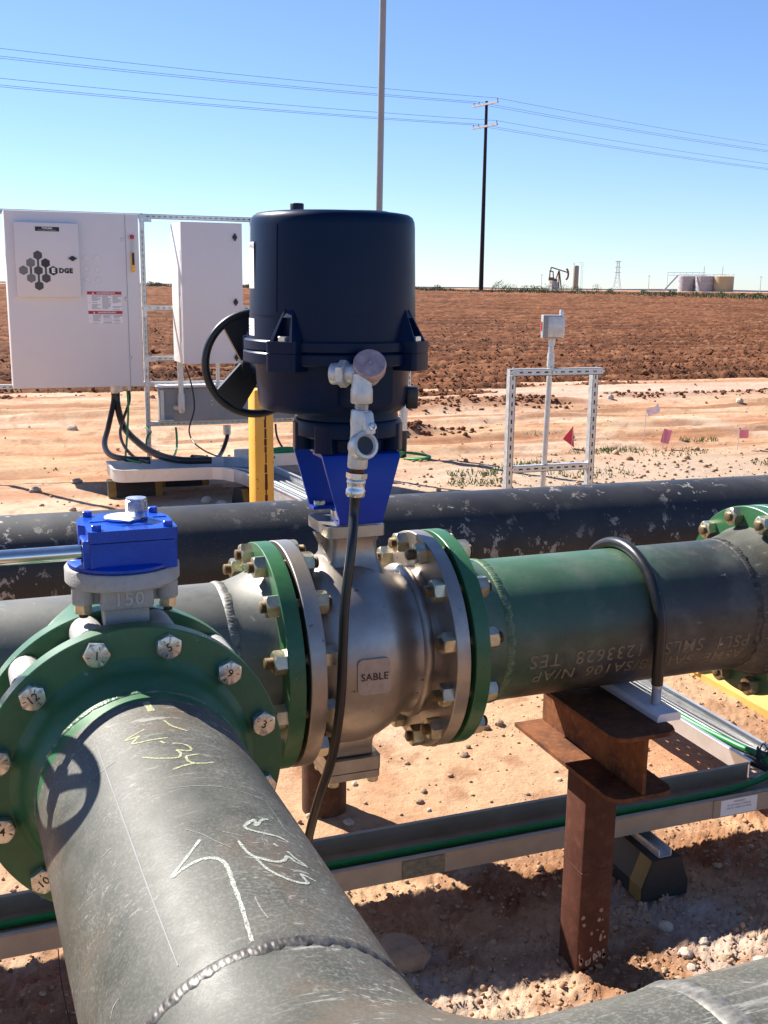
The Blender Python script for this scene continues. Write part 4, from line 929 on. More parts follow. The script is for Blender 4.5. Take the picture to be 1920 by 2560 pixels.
uu = unit(np.cross(pd, (0, 0, 1))); mb.box((0.690, 1.890, 1.396), (0.022, 0.026, 0.044), M=np.stack([uu, pd, np.cross(uu, pd)], 1), bev=0.005)
sf = mb.build('seal_fitting', M['galv_fitting'], cf, 40)
MB().lathe([(0.0170, 0.018), (0.0165, -0.006), (0, -0.007)], pp, pd, 32).build('seal_port', M['black_plastic'], sf)
mb = MB().lathe([(0.004, 0.0), (0.0078, 0.0), (0.0078, 0.006), (0.005, 0.007), (0.004, 0.003), (0, 0.003)], A3((0.694, 1.876, 1.392)), pd, 20); mb.build('seal_plug', M['zinc_bright'], sf)
ME_G = mesh_of(hexes(MB(), 0.0205, 0.012, 0.0025), 'gland_nut', M['zinc_bright'], 25)
gl0 = s0 + lean * 0.112
MB().cyl(gl0, gl0 + lean * 0.012, 0.0135, n=24).build('gland_thread', M['rust_beam'], cf)
inst('gland_nut', ME_G, mat_to(lean, gl0 + lean * 0.009, 0.4), cf)
MB().lathe([(0, 0), (0.0162, 0), (0.0182, 0.002), (0.0186, 0.006), (0.0170, 0.010), (0.0170, 0.018), (0.0188, 0.021), (0.0188, 0.030), (0.0172, 0.034), (0.010, 0.035)], gl0 + lean * 0.021, lean, 32).build('cable_gland', M['zinc_bright'], cf, 40)
ce = gl0 + lean * 0.05
cb = MB().tube(spline([ce, ce + lean * 0.04, (0.655, 1.875, 1.16), (0.637, 1.862, 1.04), (0.627, 1.852, 0.87), (0.613, 1.858, 0.75), (0.594, 1.885, 0.65), (0.585, 1.93, 0.54), (0.59, 2.0, 0.40), (0.60, 2.15, 0.27), (0.62, 2.36, 0.215)], 90), 0.0096, 14)
o = cb.build('power_cable', M['cable_black'], None, 60, org=(0.6, 1.9, 0.25)); tag(o, 'black cable hanging from the actuator gland down past the ball valve', 'cable')

# ---- pipe stand under the right-hand pipe ----------------------------------------------------
st = thing('pipe_stand', 'rusty steel post with a short I-beam head carrying the green pipe', 'pipe stand', (1.345, 2.06, 0))
def ibeam(mb, x0, x1, y0, y1, z0, z1, tf, tw):
    for (a, b) in ((z0, z0 + tf), (z1 - tf, z1)):
        mb.prism([(x0, y1), (x1, y1), (x1, y0 + 0.03), (x1 - 0.009, y0 + 0.009), (x1 - 0.03, y0), (x0 + 0.03, y0), (x0 + 0.009, y0 + 0.009), (x0, y0 + 0.03)][::-1], (0, 0, a), (1, 0, 0), (0, 1, 0), b - a)
    xm = (x0 + x1) / 2; mb.box((xm, (y0 + y1) / 2, (z0 + z1) / 2), (tw, y1 - y0 - 0.012, z1 - z0 - 2 * tf + 0.001))
mb = MB(); ibeam(mb, 1.247, 1.412, 1.825, 2.285, 0.545, 0.698, 0.010, 0.009); mb.build('beam_head', M['rust_beam'], st, 20)
mb = MB(); mb.box((1.345, 2.060, 0.245), (0.090, 0.090, 0.60), bev=0.006); mb.build('post', M['rust_post'], st, 30)
mb = MB(); mb.box((1.345, 2.060, 0.263), (0.0915, 0.0915, 0.0025)); mb.build('weld_line', M['rust_column'], st, 0)
mb = MB()
rg = random.Random(4)
for i in range(26):
    z = 0.015 + rg.random() ** 2 * 0.14; xx_ = rg.uniform(1.305, 1.385); w_ = rg.uniform(0.002, 0.007); h_ = rg.uniform(0.003, 0.016) if z < 0.08 else rg.uniform(0.002, 0.008)
    mb.prism([(w_ * math.cos(a) * rg.uniform(0.6, 1), h_ * math.sin(a) * rg.uniform(0.6, 1)) for a in np.linspace(0, 6.283, 9)[:-1]], (xx_, 2.0148, z), (1, 0, 0), (0, 0, 1), 0.0006)
mb.build('dried_mud', M['pebble'], st, 0)
pdm = MB(); pdm.prism([(-0.031, 0), (0.031, 0), (0.031, 0.012), (0.024, 0.019), (-0.024, 0.019), (-0.031, 0.012)], (1.417, 2.40, 0.699), (1, 0, 0), (0, 0, 1), 0.525)
o = pdm.build('slide_pad', M['white_plastic'], None, 30, org=(1.417, 2.1, 0.699)); tag(o, 'white plastic pad lying on the stand under the green pipe', 'pad')
ub = thing('u_bolt', 'black sleeved U-bolt clamping the green pipe to its stand', 'u-bolt', (1.42, HY, 0.70))
UR = RP + 0.0138; arc = [(1.42, HY - UR * math.cos(a), HZ + UR * math.sin(a)) for a in np.linspace(0, math.pi, 40)]
MB().tube([(1.42, HY - UR, 0.765), (1.42, HY - UR, 0.83)] + arc + [(1.42, HY + UR, 0.83), (1.42, HY + UR, 0.765)], 0.0135, 16).build('sleeve', M['cable_black'], ub, 60)
for s_ in (-1, 1):
    pr = [(0.0108, 0.0)]; z = 0.002
    while z < 0.055: pr += [(0.0112, z), (0.0100, z + 0.0012)]; z += 0.0024
    pr += [(0.0112, 0.06), (0.0112, 0.20), (0, 0.20)]
    MB().lathe(pr, (1.42, HY + s_ * UR, 0.655 if False else 0.700), (0, 0, 1), 20).build('threaded_leg', M['galvanised'], ub, 50)

# ---- cable trays near the pipes -----------------------------------------------------------------
def tray(th_, p0, p1, width, z0, h, m, lip=0.012, slots=True, side=1):
    """perforated tray from p0 to p1 (plan), floor at z0, rails h high"""
    p0, p1 = A3((*p0, 0)), A3((*p1, 0)); d = unit(p1 - p0); n_ = np.cross((0, 0, 1), d) * side; L = np.linalg.norm(p1 - p0)
    for nm, off in (('near_rail', 0.0), ('far_rail', width)):
        mb = MB(); c = (p0 + p1) / 2 + n_ * off
        mb.bar(p0 + n_ * off + A3((0, 0, z0 + h / 2)), p1 + n_ * off + A3((0, 0, z0 + h / 2)), 0.0025, h)
        sg = 1 if off == 0 else -1
        mb.bar(p0 + n_ * (off + sg * lip / 2) + A3((0, 0, z0 + h + 0.0012)), p1 + n_ * (off + sg * lip / 2) + A3((0, 0, z0 + h + 0.0012)), lip, 0.002)
        mb.build('side_rail', m, th_, 0)
    mb = MB(); k = int(L / 0.062); rows = 1; wcell = width / rows
    for o0, o1 in ((0.001, 0.040), (0.052, width - 0.052), (width - 0.040, width - 0.001)):
        mb.bar(p0 + n_ * (o0 + o1) / 2 + A3((0, 0, z0)), p1 + n_ * (o0 + o1) / 2 + A3((0, 0, z0)), o1 - o0, 0.002)
    for i in range(k + 1):
        a = p0 + d * (L * i / k); mb.bar(a + A3((0, 0, z0 + 0.0003)), a + n_ * width + A3((0, 0, z0 + 0.0003)), 0.044, 0.0022)
    mb.build('tray_floor', m, th_, 0)
ft = thing('cable_tray', 'aluminium cable tray running left to right under the valves', 'cable tray', (1.0, 2.33, 0.0))
tray(ft, (-1.6, 2.322), (2.20, 2.322), 0.178, 0.145, 0.055, M['dusty_aluminium'])
tray(ft, (2.352, 2.322), (4.2, 2.322), 0.178, 0.145, 0.055, M['dusty_aluminium'])
mb = MB(); mb.bar((2.20, 2.322, 0.1725), (2.352, 2.322, 0.1725), 0.0025, 0.055); mb.bar((2.20, 2.41, 0.145), (2.352, 2.41, 0.145), 0.18, 0.002); mb.build('tee_plate', M['dusty_aluminium'], ft, 0)
mb = MB(); mb.bar((1.93, 2.3195, 0.1725), (2.13, 2.3195, 0.1725), 0.0025, 0.0555); mb.build('splice_plate', M['dusty_aluminium'], ft, 0)
def tray_label(x0, x1, lines, worn):
    mb = MB(); mb.box(((x0 + x1) / 2, 2.3176, 0.1725), (x1 - x0, 0.0006, 0.050)); lb = mb.build('rating_label', M['label_white' if not worn else 'stencil_paint'], ft, 0)
    mb = MB()
    for i, s in enumerate(lines): text_flat(mb, s, 0.0085, ((x0 + x1) / 2, 2.3173, 0.189 - 0.0095 * i), (1, 0, 0), (0, 0, 1), 0.0004)
    mb.build('label_print', M['ink_grey'], lb, 0)
tray_label(0.955, 1.075, ['CABLE TRAY', 'CLASS 8B', 'do not use as walkway', 'ladder or support'], True)
tray_label(1.955, 2.085, ['WARNING', 'do not use as a walkway', 'only for cables and tubing'], False)
pt = thing('cable_tray', 'cable tray branching away at right angles under the pipes, full of grey cables', 'cable tray', (2.28, 3.2, 0.0))
tray(pt, (2.352, 2.502), (2.352, 6.4), 0.142, 0.145, 0.055, M['aluminium'], side=1)
rg = random.Random(12)
for i in range(7):
    xo = 2.235 + 0.016 * i; zz = 0.155 + 0.010 * (i % 2)
    pts = [(xo + rg.uniform(-.004, .004), 2.75 + 0.55 * k, zz + rg.uniform(0, 0.012)) for k in range(7)]
    pts = [(2.30 + 0.02 * i, 2.42 - 0.01 * i, 0.160), (xo + 0.015, 2.55, 0.17 + 0.006 * (i % 3))] + pts
    o = MB().tube(spline(pts, 60), 0.0055 if i % 3 else 0.0075, 8).build('tray_cable', M['cable_grey' if i % 2 else 'cable_black'], None, 60, org=(xo, 3.0, 0.15)); tag(o, 'dark cable in the tray that branches away under the pipes', 'cable', 'cables in the branching tray')
o = MB().tube(spline([(2.262, 6.0, 0.17), (2.265, 4.0, 0.168), (2.262, 3.0, 0.175), (2.268, 2.66, 0.188), (2.285, 2.56, 0.190), (2.27, 2.47, 0.180), (2.15, 2.435, 0.165), (1.9, 2.425, 0.158), (1.4, 2.432, 0.158), (0.9, 2.43, 0.158), (0.5, 2.437, 0.158), (-0.2, 2.44, 0.158), (-1.5, 2.43, 0.158)], 140), 0.0098, 12).build('ground_cable', M['cable_green'], None, 60, org=(1.4, 2.43, 0.15)); tag(o, 'bright green cable lying along the cable tray under the valves', 'cable')
tie = MB()
for k in range(9):
    a = rg.uniform(0, 6.28); tie.tube(spline([(2.29 + 0.03 * math.cos(a), 2.53 + 0.03 * math.sin(a), 0.18), (2.29 + 0.02 * math.cos(a + 1), 2.53 + 0.03 * math.sin(a + 1), 0.21 + 0.015 * rg.random()), (2.29 + 0.035 * math.cos(a + 2), 2.53 + 0.02 * math.sin(a + 2), 0.185)], 12), 0.0022, 6)
o = tie.build('cable_ties', M['cable_black'], None, 60, org=(2.29, 2.53, 0.18)); tag(o, 'tangle of black cable ties where the two trays meet', 'cable ties')
# rubber feet under the trays
def foot(name_label, x, y, ln, wd, ht, along, grp, strut=True):
    f = thing('rubber_foot', name_label, 'tray foot', (x, y, 0), grp)
    d = unit((*along, 0)); n_ = np.cross((0, 0, 1), d); c = A3((x, y, 0))
    prof = [(-wd / 2, 0), (wd / 2, 0), (wd / 2, ht * 0.35), (wd * 0.3, ht), (-wd * 0.3, ht), (-wd / 2, ht * 0.35)]
    MB().prism(prof, c - d * ln / 2, n_, (0, 0, 1), ln).build('block', M['black_rubber'], f, 20)
    for s_ in (-1, 1):
        for e in (-1, 1):
            mb = MB(); q = c + d * (e * (ln / 2 - 0.03)); t_ = 0.0015
            mb.add([q + n_ * s_ * (wd / 2 + t_) + d * k for k in (-0.028, 0.028)] + [q + n_ * s_ * (wd / 2 + t_) + d * k + A3((0, 0, ht * 0.35)) for k in (-0.028, 0.028)] + [q + n_ * s_ * (wd * 0.3 + t_) + d * k + A3((0, 0, ht)) for k in (-0.028, 0.028)], [(0, 1, 3, 2), (2, 3, 5, 4)]); mb.build('reflective_stripe', M['yellow_stripe'], f, 0)
    if strut:
        mb = MB(); a, b = c - d * (ln / 2 - 0.01), c + d * (ln / 2 - 0.01)
        for off in (-0.0195, 0.0195): mb.bar(a + n_ * off + A3((0, 0, ht + 0.012)), b + n_ * off + A3((0, 0, ht + 0.012)), 0.003, 0.022)
        mb.bar(a + A3((0, 0, ht + 0.002)), b + A3((0, 0, ht + 0.002)), 0.038, 0.003); mb.build('strut_channel', M['galvanised'], f, 0)
    return f
foot('black rubber foot with worn yellow corners under the front cable tray', 1.70, 2.395, 0.36, 0.15, 0.118, (0, 1), 'rubber tray feet')
mb = MB(); mb.box((-0.0, 2.31, 0.18), (0.05, 0.03, 0.06), bev=0.004)
bc = thing('beam_clamp', 'small blue and silver clamp fixed to the cable tray at the left edge', 'clamp', (0.095, 2.495, 0.2))
mb = MB(); mb.box((0.095, 2.488, 0.212), (0.05, 0.022, 0.062), bev=0.004); mb.box((0.083, 2.488, 0.25), (0.008, 0.02, 0.03)); mb.box((0.107, 2.488, 0.25), (0.008, 0.02, 0.03)); mb.build('clamp_body', M['galv_fitting'], bc)
mb = MB().lathe([(0, 0), (0.018, 0), (0.018, 0.008), (0.012, 0.010), (0.010, 0.022), (0, 0.022)], (0.095, 2.477, 0.205), (0, -1, -0.25), 24); mb.build('clamp_knob', M['blue_gear_paint'], bc)
for (x, y, nm) in ((0.098, 2.30, 'thin dark wire hanging from the tray at the left edge'), (2.13, 2.29, 'thin dark wire hanging from the tray beside the white label')):
    o = MB().tube(spline([(x, y + 0.02, 0.145), (x + 0.002, y - 0.02, 0.08), (x + 0.012, y - 0.08, 0.02), (x + 0.02, y - 0.16, 0.012)], 16), 0.0013, 6).build('tie_wire', M['cable_black'], None, 60, org=(x, y, 0)); tag(o, nm, 'wire')
# ================================================================== electrical rack, 9.6 m away
def strut(mb, p0, p1, face, w_=0.041, slot=True):
    """slotted channel from p0 to p1; the slotted web looks along `face`"""
    p0, p1, fc = A3(p0), A3(p1), unit(face); d = unit(p1 - p0); L = np.linalg.norm(p1 - p0); u = np.cross(d, fc)
    Mx = np.stack([u, d, fc], 1); c = (p0 + p1) / 2; t_ = 0.003
    for s_ in (-1, 1): mb.box(c + u * s_ * (w_ / 2 - t_ / 2) - fc * w_ / 2, (t_, L, w_), M=Mx)
    for s_ in (-1, 1): mb.box(c + u * s_ * (w_ / 2 - 0.008) - fc * t_ / 2, (0.0155, L, t_), M=Mx)
    k = max(1, int(L / 0.051)); pitch = L / k
    for i in range(k): mb.box(p0 + d * (pitch * (i + 0.5)) - fc * (t_ / 2 + 0.0002), (0.013, pitch - 0.026 if slot else pitch, t_), M=Mx)
    mb.box(c - fc * (w_ - 0.002), (w_ - 0.007, L, 0.002), M=Mx)
    for i in (0, 1): mb.box(p0 + d * (L if i else 0) - fc * (t_ / 2 + 0.0002), (0.013, 0.02, t_), M=Mx)
YR = 9.95
rk = thing('equipment_rack', 'galvanised slotted channel rack holding the white cabinets', 'rack', (1.4, YR, 0))
F = (0, -1, 0)
for x0, z1 in ((-0.25, 2.26), (1.478, 2.26), (2.487, 2.26)):
    mb = MB(); strut(mb, (x0, YR, 0.0), (x0, YR, z1), F); mb.build('upright', M['galvanised'], rk, 0)
for x0, x1, z in ((-0.27, 2.51, 2.245), (1.50, 2.47, 1.442), (1.50, 2.47, 0.985), (-0.27, 3.2, 0.752), (1.50, 3.2, 0.382)):
    mb = MB(); strut(mb, (x0, YR + 0.001 - 0.003, z), (x1, YR - 0.002, z), F); mb.build('cross_rail', M['galvanised'], rk, 0)
for x0, z in ((1.478, 2.215), (2.487, 2.215), (1.478, 1.44), (1.478, 0.98), (1.478, 0.75)):
    mb = MB(); mb.box((x0 + 0.03, YR - 0.0065, z), (0.11, 0.006, 0.042)); mb.box((x0, YR - 0.0068, z - 0.02), (0.042, 0.006, 0.12))
    pl = mb.build('gusset_plate', M['galvanised'], rk, 0)
    for q in ((0, -0.06), (0.0, 0.0), (0.06, 0.0)): MB().lathe([(0, 0), (0.010, 0), (0.008, 0.007), (0, 0.007)], (x0 + q[0], YR - 0.010, z + q[1]), F, 6).build('bolt_head', M['zinc_bright'], pl)
def cabinet(name, label, x0, x1, z0, z1, y0, y1):
    c = thing(name, label, 'cabinet', ((x0 + x1) / 2, (y0 + y1) / 2, z0))
    mb = MB(); mb.box(((x0 + x1) / 2, (y0 + y1) / 2 + 0.012, (z0 + z1) / 2), (x1 - x0, y1 - y0 - 0.024, z1 - z0), bev=0.004); mb.build('enclosure', M['white_enamel'], c, 30)
    mb = MB(); mb.box(((x0 + x1) / 2, y0 + 0.009, (z0 + z1) / 2), (x1 - x0 - 0.004, 0.018, z1 - z0 - 0.004), bev=0.004); mb.build('door', M['white_enamel'], c, 30)
    return c
C1 = cabinet('control_cabinet', 'large white control cabinet with a hexagon logo and red danger labels', 0.304, 1.397, 0.768, 2.238, 9.60, 9.93)
Y1 = 9.60
def at_c1(px, py):      # door position from proportions of the front (measured on the photograph)
    return 0.304 + (px - 10.0) / 336.0 * 1.093, 2.238 - (py - 530.0) / 442.0 * 1.470
mb = MB(); mb.box((1.284, Y1 - 0.0008, 1.503), (0.004, 0.003, 1.46)); mb.build('door_seam', M['grey_enamel'], C1, 0)
mb = MB(); mb.box((0.634, Y1 - 0.028, 1.838), (0.512, 0.056, 0.605), bev=0.004); ip = mb.build('instrument_door', M['white_enamel'], C1, 30)
YI = Y1 - 0.0565
mb = MB(); mb.box((0.64, YI - 0.0006, 2.090), (0.192, 0.001, 0.036)); nb = mb.build('maker_plate', M['ink_black'], C1, 0)
mb = MB(); text_flat(mb, 'TOSHIBA', 0.021, (0.64, YI - 0.0012, 2.096), (1, 0, 0), (0, 0, 1), 0.0006, 0.0004); text_flat(mb, 'TOSHIBA INTERNATIONAL CORPORATION', 0.0075, (0.64, YI - 0.0012, 2.080), (1, 0, 0), (0, 0, 1), 0.0006); mb.build('maker_lettering', M['label_white'], nb, 0)
def hexa(mb, x, z, r): mb.prism([(r * math.cos(R(90 + 60 * i)), r * math.sin(R(90 + 60 * i))) for i in range(6)], (x, YI - 0.0002, z), (1, 0, 0), (0, 0, 1), 0.0008)
hs = 0.0395; lx, lz = 0.5625, 1.752; dx, dz = 0.0595, 0.062
for cx_, cz_, tone in ((0, 2, 'logo_mid'), (-1, 1, 'logo_pale'), (1, 1, 'logo_dark'), (-2, 0, 'logo_pale'), (0, 0, 'logo_mid'), (2, 0, 'ink_black'), (-1, -1, 'logo_pale'), (1, -1, 'logo_mid'), (0, -2, 'logo_mid')):
    mb = MB(); hexa(mb, lx - 0.008 + cx_ * dx, lz + cz_ * dz, hs); mb.build('logo_hexagon', M[tone], ip, 0)
mb = MB()
for cx_, a, b in ((0, 2, 0), (0, 0, -2), (-1, 1, -1), (1, 1, -1)): mb.box((lx - 0.008 + cx_ * dx, YI - 0.0005, lz + (a + b) / 2 * dz), (0.016, 0.0006, 0.07))
mb.build('logo_link', M['logo_mid'], ip, 0)
mb = MB(); text_flat(mb, 'E', 0.052, (lx - 0.008 + 2 * dx, YI - 0.0012, lz), (1, 0, 0), (0, 0, 1), 0.0006, 0.0035); mb.build('logo_lettering', M['label_white'], ip, 0)
mb = MB(); text_flat(mb, 'DGE', 0.052, (lx + 0.041 + 2 * dx + 0.052, YI - 0.0006, lz), (1, 0, 0), (0, 0, 1), 0.0006, 0.0035, 1.12); mb.build('logo_lettering', M['ink_black'], ip, 0)
def latch(x, z, y_, parent, vert):
    mb = MB(); mb.lathe([(0, 0), (0.021, 0), (0.019, 0.012), (0, 0.014)], (x, y_, z), F, 24); mb.box((x, y_ - 0.010, z), (0.014, 0.014, 0.062) if vert else (0.066, 0.014, 0.014), bev=0.004); mb.build('latch', M['black_plastic'], parent)
latch(0.834, 1.855, YI, C1, False)
for i, (x, z) in enumerate(((0.952, 1.865), (1.042, 1.862), (0.953, 1.775), (1.044, 1.770), (0.955, 1.685), (1.046, 1.680))): MB().lathe([(0, 0), (0.027, 0), (0.026, 0.003), (0.022, 0.0035), (0.021, 0.0025), (0, 0.0025)], (x, Y1 - 0.0005, z), F, 24).build('blank_plug', M['white_enamel'], C1, 20)
for x, z in ((1.256, 2.02), (1.272, 1.525), (1.29, 1.02)): MB().lathe([(0, 0), (0.016, 0), (0.016, 0.004), (0.011, 0.006), (0.009, 0.003), (0, 0.003)], (x, Y1 - 0.0005, z), F, 20).build('door_lock', M['galvanised'], C1, 20)
def danger(x0, x1, z1, z0, hh):
    mb = MB(); mb.box(((x0 + x1) / 2, Y1 - 0.0006, (z0 + z1) / 2), (x1 - x0, 0.001, z1 - z0)); lb = mb.build('danger_label', M['label_white'], C1, 0)
    mb = MB(); mb.box(((x0 + x1) / 2, Y1 - 0.0014, z1 - hh / 2), (x1 - x0, 0.0008, hh)); mb.build('label_header', M['sign_red'], lb, 0)
    mb = MB(); text_flat(mb, 'DANGER/PELIGRO', hh * 0.72, ((x0 + x1) / 2 + 0.012, Y1 - 0.0018, z1 - hh / 2), (1, 0, 0), (0, 0, 1), 0.0006, 0.0004); mb.prism([(-0.009, -0.008), (0.009, -0.008), (0, 0.008)], ((x0 + x1) / 2 - 0.095, Y1 - 0.0018, z1 - hh / 2), (1, 0, 0), (0, 0, 1), 0.0006); mb.build('label_lettering', M['label_white'], lb, 0)
    mb = MB(); rg = random.Random(int(z1 * 100)); n = int((z1 - hh - z0) / 0.0085)
    for c_ in range(3):
        xa = x0 + 0.036 + c_ * 0.087
        for i in range(n):
            if i and rg.random() < 0.12: continue
            wd = 0.080 * rg.uniform(0.55, 1.0) if i else 0.08
            mb.box((xa + wd / 2, Y1 - 0.0015, z1 - hh - 0.008 - 0.0085 * i), (wd, 0.0006, 0.0058))
    mb.prism([(0, 0), (0.010, 0.022), (0.006, 0.024), (0.013, 0.04), (0.002, 0.018), (0.006, 0.016)], (x0 + 0.010, Y1 - 0.0012, (z0 + z1 - hh) / 2 - 0.02), (1, 0, 0), (0, 0, 1), 0.0006)
    mb.build('label_print', M['label_grey'], lb, 0)
danger(0.945, 1.232, 1.585, 1.425, 0.026); danger(0.949, 1.236, 1.421, 1.318, 0.026)
# disconnect handle on the cabinet's right flange
dc = thing('disconnect_handle', 'yellow and red disconnect lever on the right edge of the large cabinet', 'handle', (1.355, 9.58, 1.80))
mb = MB(); mb.box((1.339, 9.590, 1.835), (0.028, 0.02, 0.165), bev=0.004); mb.build('grip', M['tag_yellow'], dc); mb = MB(); mb.box((1.341, 9.579, 1.862), (0.02, 0.003, 0.10)); mb.build('grip_label', M['ink_black'], dc, 0)
mb = MB(); mb.box((1.334, 9.588, 1.97), (0.006, 0.008, 0.12)); mb.box((1.348, 9.588, 1.97), (0.006, 0.008, 0.12)); mb.build('lever', M['galvanised'], dc, 0)
mb = MB(); mb.box((1.338, 9.588, 2.047), (0.032, 0.026, 0.034), bev=0.006); mb.build('lever_knob', M['knob_red'], dc)
C2 = cabinet('cable_cabinet', 'narrow white cabinet with three black latches right of the large cabinet', 1.728, 2.270, 0.966, 2.184, 9.45, 9.93)
for z in (2.062, 1.505, 1.02): latch(2.203, z, 9.45, C2, True)
mb = MB()
for x, z in ((1.746, 1.9), (1.746, 1.5), (1.746, 1.1)): mb.box((1.7270, 9.50, z), (0.004, 0.03, 0.10))
mb.build('hinge', M['white_enamel'], C2, 0)
# grey wireway under the narrow cabinet
wt = thing('wireway', 'long grey steel wireway hung between the lower rack rails', 'wireway', (2.2, 9.9, 0.40))
mb = MB(); mb.box((2.36, 9.90, 0.565), (1.58, 0.13, 0.30), bev=0.004); mb.build('trough', M['grey_enamel'], wt)
mb = MB(); mb.box((1.59, 9.825, 0.57), (0.03, 0.02, 0.27)); mb.box((1.62, 9.82, 0.428), (0.14, 0.03, 0.012)); mb.build('end_bracket', M['galvanised'], wt, 0)
for x, y_ in ((2.05, 0.60), (2.05, 0.56), (2.5, 0.58)): MB().lathe([(0, 0), (0.008, 0), (0.006, 0.005), (0, 0.005)], (x, 9.834, y_), F, 8).build('cover_screw', M['galvanised'], wt)
mb = MB(); mb.box((2.36, 9.84, 0.745), (1.66, 0.17, 0.012)); o = mb.build('rail_shelf', M['white_enamel'], rk, 0)
for x, z0, z1, r, lb in ((1.757, 0.53, 0.96, 0.026, 'grey conduit dropping from the narrow cabinet into a pull body'), (2.10, 0.745, 0.96, 0.017, 'short grey conduit between narrow cabinet and wireway')):
    cd = thing('conduit', lb, 'conduit', (x, 9.78, z0)); MB().cyl((x, 9.78, z0), (x, 9.78, z1), r, n=20).build('tube', M['galvanised'], cd)
    if r > 0.02: mb = MB(); mb.lathe([(0, 0.50), (0.02, 0.50), (0.031, 0.515), (0.033, 0.53), (0.033, 0.66), (0.03, 0.67), (0, 0.67)], (x, 9.775, 0), (0, 0, 1), 24); mb.cyl((x - 0.01, 9.775, 0.545), (x - 0.05, 9.83, 0.545), 0.026, n=20); mb.build('pull_body', M['galv_fitting'], cd)
    else: MB().lathe([(0, 0.747), (0.024, 0.747), (0.024, 0.775), (0, 0.775)], (x, 9.78, 0), (0, 0, 1), 20).build('hub', M['galv_fitting'], cd)
# cables under the cabinets
def cab(pts, r, m, label, grp=None, n=60):
    o = MB().tube(spline(pts, n), r, 10).build('cable', M[m], None, 60, org=pts[0]); return tag(o, label, 'cable', grp)
mb = MB(); gl = thing('cable_glands', 'silver cable glands under the large white cabinet', 'glands', (1.17, 9.75, 0.70))
for x, r, h in ((1.165, 0.042, 0.07), (1.205, 0.030, 0.06), (1.285, 0.020, 0.05)): MB().lathe([(0, 0.768 - h), (r * 0.85, 0.768 - h), (r, 0.768 - h * 0.7), (r, 0.768), (0, 0.768)], (x, 9.74, 0), (0, 0, 1), 20).build('gland', M['galv_fitting'], gl)
cab([(1.150, 9.74, 0.71), (1.145, 9.73, 0.62), (1.07, 9.55, 0.42), (1.00, 9.25, 0.32), (1.005, 8.95, 0.27), (1.10, 8.72, 0.265), (1.28, 8.62, 0.265)], 0.024, 'cable_black', 'thick black cable looping left from the large cabinet to the tray')
cab([(1.175, 9.74, 0.71), (1.178, 9.72, 0.58), (1.20, 9.50, 0.42), (1.27, 9.10, 0.33), (1.36, 8.75, 0.285), (1.50, 8.50, 0.27), (1.75, 8.45, 0.265)], 0.030, 'cable_black', 'thickest black cable sweeping right from the large cabinet into the tray')
cab([(1.285, 9.74, 0.72), (1.28, 9.72, 0.62), (1.20, 9.55, 0.48), (1.14, 9.30, 0.40), (1.13, 9.0, 0.33), (1.18, 8.70, 0.27), (1.26, 8.50, 0.26)], 0.013, 'cable_black', 'thin black cable curving between the two thick cabinet cables')
cab([(1.27, 9.74, 0.72), (1.255, 9.6, 0.58), (1.21, 9.35, 0.43), (1.15, 9.0, 0.33), (1.11, 8.7, 0.27), (1.20, 8.55, 0.255)], 0.009, 'cable_green', 'green wire running from the large cabinet down to the tray')
cab([(1.34, 9.2, 0.28), (1.36, 9.25, 0.36), (1.40, 9.3, 0.40), (1.44, 9.9, 0.36)], 0.009, 'cable_green', 'short green wire looped beside the rack upright')
cab([(1.71, 9.84, 0.36), (1.71, 9.80, 0.28), (1.67, 9.6, 0.20), (1.55, 9.1, 0.20), (1.45, 8.9, 0.24)], 0.010, 'cable_green', 'green wire hanging from the wireway to the tray, taped black')
cab([(1.80, 9.77, 0.93), (1.845, 9.72, 0.75), (1.85, 9.65, 0.55), (1.77, 9.5, 0.36), (1.80, 9.2, 0.26), (1.95, 8.8, 0.22), (2.3, 8.6, 0.24)], 0.007, 'cable_black', 'thin black wire trailing from the narrow cabinet')
cab([(2.19, 9.84, 0.31), (2.18, 9.80, 0.25), (2.08, 9.6, 0.14), (1.95, 9.3, 0.13), (1.80, 9.0, 0.20), (1.65, 8.75, 0.25)], 0.020, 'cable_black', 'thick black cable from the wireway hub down into the tray')
MB().lathe([(0, 0.27), (0.032, 0.27), (0.036, 0.285), (0.036, 0.36), (0, 0.36)], (2.19, 9.84, 0), (0, 0, 1), 20).build('hub', M['galv_fitting'], wt)
# tray at the foot of the rack
rt = thing('cable_tray', 'aluminium ladder tray at the foot of the rack, bending towards the pipes', 'cable tray', (1.3, 8.5, 0.2))
def rail(P, z0, z1, nm='side_rail', m='aluminium'):
    mb = MB()
    for a, b in zip(P[:-1], P[1:]): mb.bar((a[0], a[1], (z0 + z1) / 2), (b[0], b[1], (z0 + z1) / 2), 0.004, z1 - z0); mb.bar((a[0], a[1], z1), (b[0], b[1], z1), 0.022, 0.004)
    mb.build(nm, M[m], rt, 0)
near = [(0.955, 8.72)] + [(1.055 + 0.10 * math.cos(a), 8.36 + 0.12 * math.sin(a)) for a in np.linspace(math.pi, 1.5 * math.pi, 8)] + [(1.70, 8.19), (1.775, 8.15), (1.84, 8.05), (1.88, 7.90), (2.10, 5.6)]
far_ = [(0.955, 8.72), (1.9, 8.68), (2.02, 8.62), (2.12, 8.45), (2.17, 8.2), (2.42, 5.6)]
rail(near, 0.155, 0.25); rail(far_, 0.155, 0.25)
mb = MB(); mb.add([(x, y, 0.16) for x, y in near] + [(x, y, 0.16) for x, y in far_[::-1]], [tuple(range(len(near) + len(far_)))]); mb.build('tray_floor', M['aluminium'], rt, 0)
rt2 = thing('cable_tray', 'straight aluminium tray passing behind the yellow post with green cables', 'cable tray', (2.8, 8.9, 0.2))
